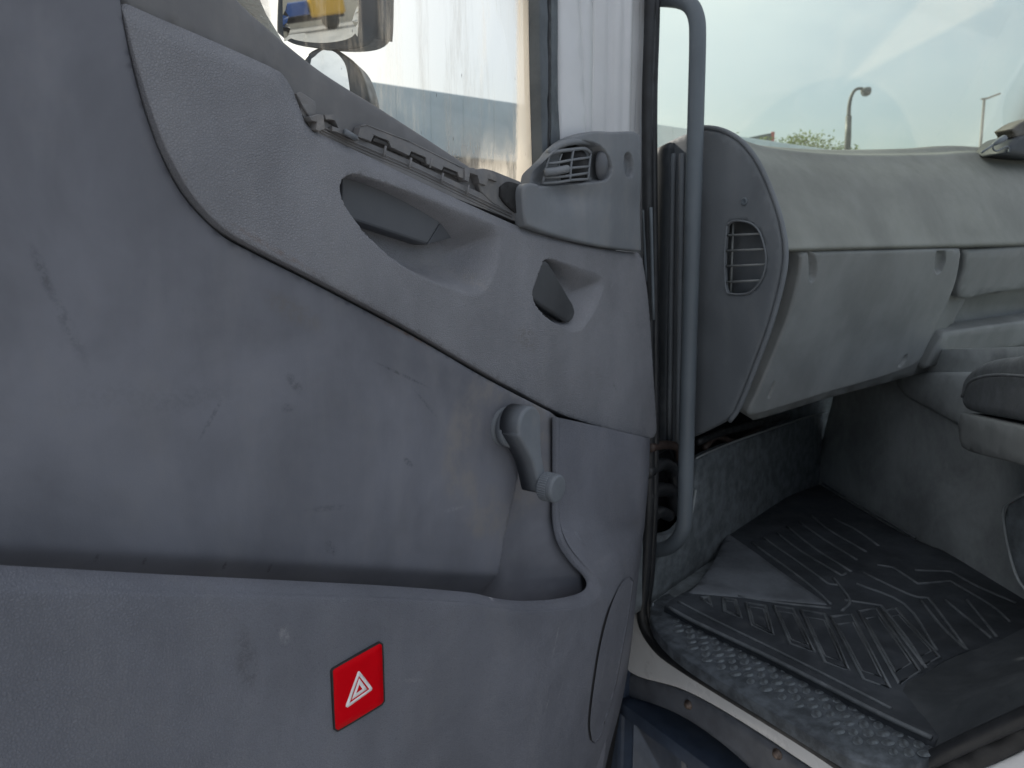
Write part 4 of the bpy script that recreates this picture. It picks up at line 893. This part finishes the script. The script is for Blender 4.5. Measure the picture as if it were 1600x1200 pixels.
M_FASC = simple('pale_blue_cladding', (.50, .58, .64), .5, var=.08, scale=.8); M_WALLB = simple('grey_blue_wall', (.14, .17, .20), .7, var=.25, scale=.7); M_ROLL = simple('roller_door_paint', (.30, .32, .33), .5, var=.2)
wp0, wp1 = atY(560, 150, 20), atY(850, 187, 23.2); wa = (wp1-wp0); wa.z = 0; wa.normalize()
WF = Frame(Vector((wp0.x, wp0.y, 0)), wa, Z)
wh = empty('warehouse', WF.o.copy(), (WF.a, -WF.n, Z)); tag(wh, 'long low warehouse with pale blue fascia seen through the dirty door glass', 'warehouse')
box('wall', WF, -16, 26, 0, 5.0, -12, 0, M_WALLB, wh, bev=.02)
box('fascia', WF, -16.3, 26.3, 4.95, 6.6, -12.3, .35, M_FASC, wh, bev=.03)
for k in range(42):
    box('cladding_rib', WF, -16.1+k, -16.06+k, 5.0, 6.55, .352, .362, M_FASC, wh, bev=.0)
for k in range(7):
    rd = box('roller_door', WF, -14+k*5.6, -10.6+k*5.6, .02, 4.3, .004, .05, M_ROLL, wh, bev=.01)
    for j in range(8): box('slat', WF, -13.95+k*5.6, -10.65+k*5.6, .1+j*.52, .55+j*.52, .052, .08, M_ROLL, rd, bev=.012)
    box('window', WF, -10.0+k*5.6, -8.9+k*5.6, 2.4, 3.8, .004, .05, M_VOID, wh, bev=.01)

M_POLE = simple('grey_lamp_pole', (.07, .08, .08), .5, var=.15, scale=4); M_LHEAD = simple('lamp_head_glass', (.10, .11, .11), .3, var=.2, scale=4)
def pole_base(px, py, Y): p = atY(px, py, Y); return Vector((p.x, p.y, 0))
LY = 30; lb = pole_base(1323.5, 238, LY)
lamp = empty('street_lamp', lb); tag(lamp, 'tall street lamp with hooked arm and round head beyond the windscreen', 'street lamp', 'street lamps beyond the windscreen')
tube('pole', [lb, atY(1325, 215, LY), atY(1326, 181, LY)], [.14, .12, .11], M_POLE, lamp, seg=12)
tube('arm', [atY(1326, 183, LY), atY(1327, 165, LY), atY(1330, 151, LY), atY(1335, 142, LY), atY(1341, 138.5, LY), atY(1348, 138.5, LY)], [.08, .06, .055], M_POLE, lamp, seg=10, smooth=5)
hc = atY(1352.5, 143, LY); lathe('lamp_head', hc+Z*.13, (0.12, 0, -1), [(.05, -.02), (.17, .0), (.20, .07), (.19, .18), (.14, .27), (.05, .31)], M_LHEAD, lamp, seg=20)
LY2 = 45; lb2 = pole_base(1533, 238, LY2)
lamp2 = empty('street_lamp', lb2); tag(lamp2, 'thin straight lamp post with flat angled head near the right edge', 'street lamp', 'street lamps beyond the windscreen')
tube('pole', [lb2, atY(1538, 154, LY2)], [.12, .075], M_POLE, lamp2, seg=10)
tube('arm', [atY(1533, 155, LY2), atY(1545, 153, LY2)], .05, M_POLE, lamp2, seg=8)
hv = Frame(atY(1552, 150, LY2), (1, 0, .38), (0, 1, 0)); v_, f_ = boxv(hv, -.36, .36, -.16, .16, -.06, .05, .03); obj('lamp_head', v_, f_, M_LHEAD, lamp2)

M_BARK = simple('tree_bark', (.07, .055, .04), .9, var=.3, scale=3)
def leafmat(name, c):
    m, nt, b = nmat(name); v = coords(nt); n_ = noise(nt, v, 1.6, 3)
    nt.links.new(mix(nt, rampf(nt, n_, .35, .65), tuple(x*.6 for x in c), tuple(x*1.3 for x in c)), b.inputs['Base Color']); b.inputs['Roughness'].default_value = .55
    tl = N(nt, 'ShaderNodeBsdfTranslucent', Color=(c[0]*1.4, c[1]*1.4, c[2], 1))
    s = mixs(nt, .4, b.outputs[0], tl.outputs[0]); nt.links.new(s, nt.nodes['Material Output'].inputs['Surface']); return m
M_LEAF = leafmat('leaf_green', (.11, .15, .05))
def tree(px, py, Y, rad, label):
    top = atY(px, py, Y); base = Vector((top.x, top.y, 0)); H = top.z
    t = empty('tree', base); tag(t, label, 'tree', 'trees beyond the windscreen')
    tube('trunk', [base, base+Vector((.1, 0, H*.35)), base+Vector((0, .1, H*.85))], [.22, .16, .05], M_BARK, t, seg=9, smooth=4)
    acc = Acc(); la = Acc(); rr = random.Random(int(px))
    for k in range(26):
        a = rr.uniform(0, 6.28); hz = rr.uniform(.45, .98); sp = rad*math.sqrt(max(.02, 1-((hz-.62)/.40)**2))*rr.uniform(.3, 1)
        tip = base+Vector((cos(a)*sp, sin(a)*sp, H*hz)); s0 = base+Vector((0, 0, H*hz*.72))
        v_, f_ = tubev([s0, (s0+tip)/2+Vector((0, 0, .15)), tip], [.05, .03, .012], 5); la.add(v_, f_)
        for c in range(5):
            cc = tip+Vector((rr.gauss(0, .35), rr.gauss(0, .35), rr.gauss(-.1, .28)))
            for i in range(26):
                p = cc+Vector((rr.gauss(0, .28), rr.gauss(0, .28), rr.gauss(0, .2)))
                if p.z > H: continue
                d1 = Vector((rr.gauss(0, 1), rr.gauss(0, 1), rr.gauss(0, .7))).normalized(); d2 = d1.orthogonal().normalized(); s_ = rr.uniform(.06, .13)
                acc.add([p-d1*s_, p+d2*s_*.5, p+d1*s_, p-d2*s_*.5], [[0, 1, 2, 3]])
    la.build('limbs', M_BARK, t); acc.build('crown', M_LEAF, t, smooth=False)
tree(1152, 206, 42, 1.6, 'bushy green tree left of the dark roof beyond the windscreen')
tree(1222, 214, 38, 1.3, 'low green tree just right of the red edged roof')
tree(1246, 209, 36, 1.4, 'light green tree with pointed top above the dash')
tree(1281, 219, 36, 1.5, 'loose green tree nearest the hooked street lamp')

M_SHED = simple('dark_grey_shed', (.10, .115, .125), .6, var=.12, scale=.6); M_REDE = simple('red_shed_edge', (.35, .09, .08), .6, var=.2, scale=2)
sb = atY(1188, 220, 40)
sh = empty('shed', Vector((sb.x, sb.y, 0))); tag(sh, 'dark grey slope roofed shed with a red end edge', 'shed')
fa = [atY(1164, 216, 40), atY(1209, 207, 40)]
fr_ = [Vector((fa[0].x-3, fa[0].y, 0)), Vector((fa[1].x, fa[1].y, 0)), fa[1], fa[0], fa[0]-Vector((3, 0, .3))]
prism('wall', fr_, [p+Vector((1.5, 8, 0)) for p in fr_], M_SHED, sh)
rp = [fa[1]+Vector((-.12, -.05, .03)), fa[1]+Vector((.03, -.05, .03)), Vector((fa[1].x+.03, fa[1].y-.05, 0)), Vector((fa[1].x-.12, fa[1].y-.05, 0))]
prism('corner_trim', rp, [p+Vector((0, .08, 0)) for p in rp], M_REDE, sh)

# lorry standing behind the viewer, seen in the wing mirror
M_YEL = simple('yellow_lorry_paint', (.62, .36, .03), .4, var=.1); M_BLU = simple('blue_flatbed_paint', (.03, .09, .30), .45, var=.15); M_TYRE = simple('tyre_rubber', (.02, .02, .02), .8); M_CREAM = simple('cream_wall', (.5, .47, .40), .7)
mc = mf.o; md = (ray(515, 35)).normalized(); rd_ = md-mf.n*2*md.dot(mf.n)
lp = mc+rd_*46; LA = Vector((rd_.y, -rd_.x, 0)).normalized()
LF = Frame(Vector((lp.x, lp.y, 0)), LA, Z)
if LF.n.dot(mc-LF.o) < 0: LF = Frame(LF.o, -LA, Z)
lor = empty('lorry', LF.o.copy(), (LF.a, -LF.n, Z)); tag(lor, 'lorry with yellow cab and blue flatbed reflected in the wing mirror', 'lorry')
lc = box('lorry_cab', LF, -1.0, .9, .7, 2.6, -1.1, 1.1, M_YEL, lor, bev=.15); box('cab_window', LF, -.7, .6, 1.7, 2.35, 1.1, 1.115, M_VOID, lc, bev=.005)
box('flatbed', LF, .95, 6.5, .9, 1.55, -1.1, 1.1, M_BLU, lor, bev=.03); box('chassis', LF, -.9, 6.4, .55, .85, -.5, .5, M_TYRE, lor, bev=.02)
for u in (-.1, 3.8, 5.2):
    for s_ in (-.95, .75):
        lathe('wheel', LF.P(u, .48, s_), LF.n, [(.10, 0), (.40, 0), (.48, .04), (.48, .22), (.40, .26), (.2, .24), (.1, .2)], M_TYRE, lor, seg=20)
rs = empty('yard_wall', LF.P(0, 0, -4), (LF.a, -LF.n, Z)); tag(rs, 'cream yard wall behind the yellow and blue lorry in the mirror', 'wall')
box('wall_body', LF, -15, 18, 0, 2.9, -6.3, -6, M_CREAM, rs, bev=.02); box('coping', LF, -15.1, 18.1, 2.91, 3.05, -6.4, -5.9, M_STEP, rs, bev=.02)

for o in list(bpy.data.objects):
    if o.type == 'MESH' and o.data.users and o.data.name.startswith('lower_trim'): pass
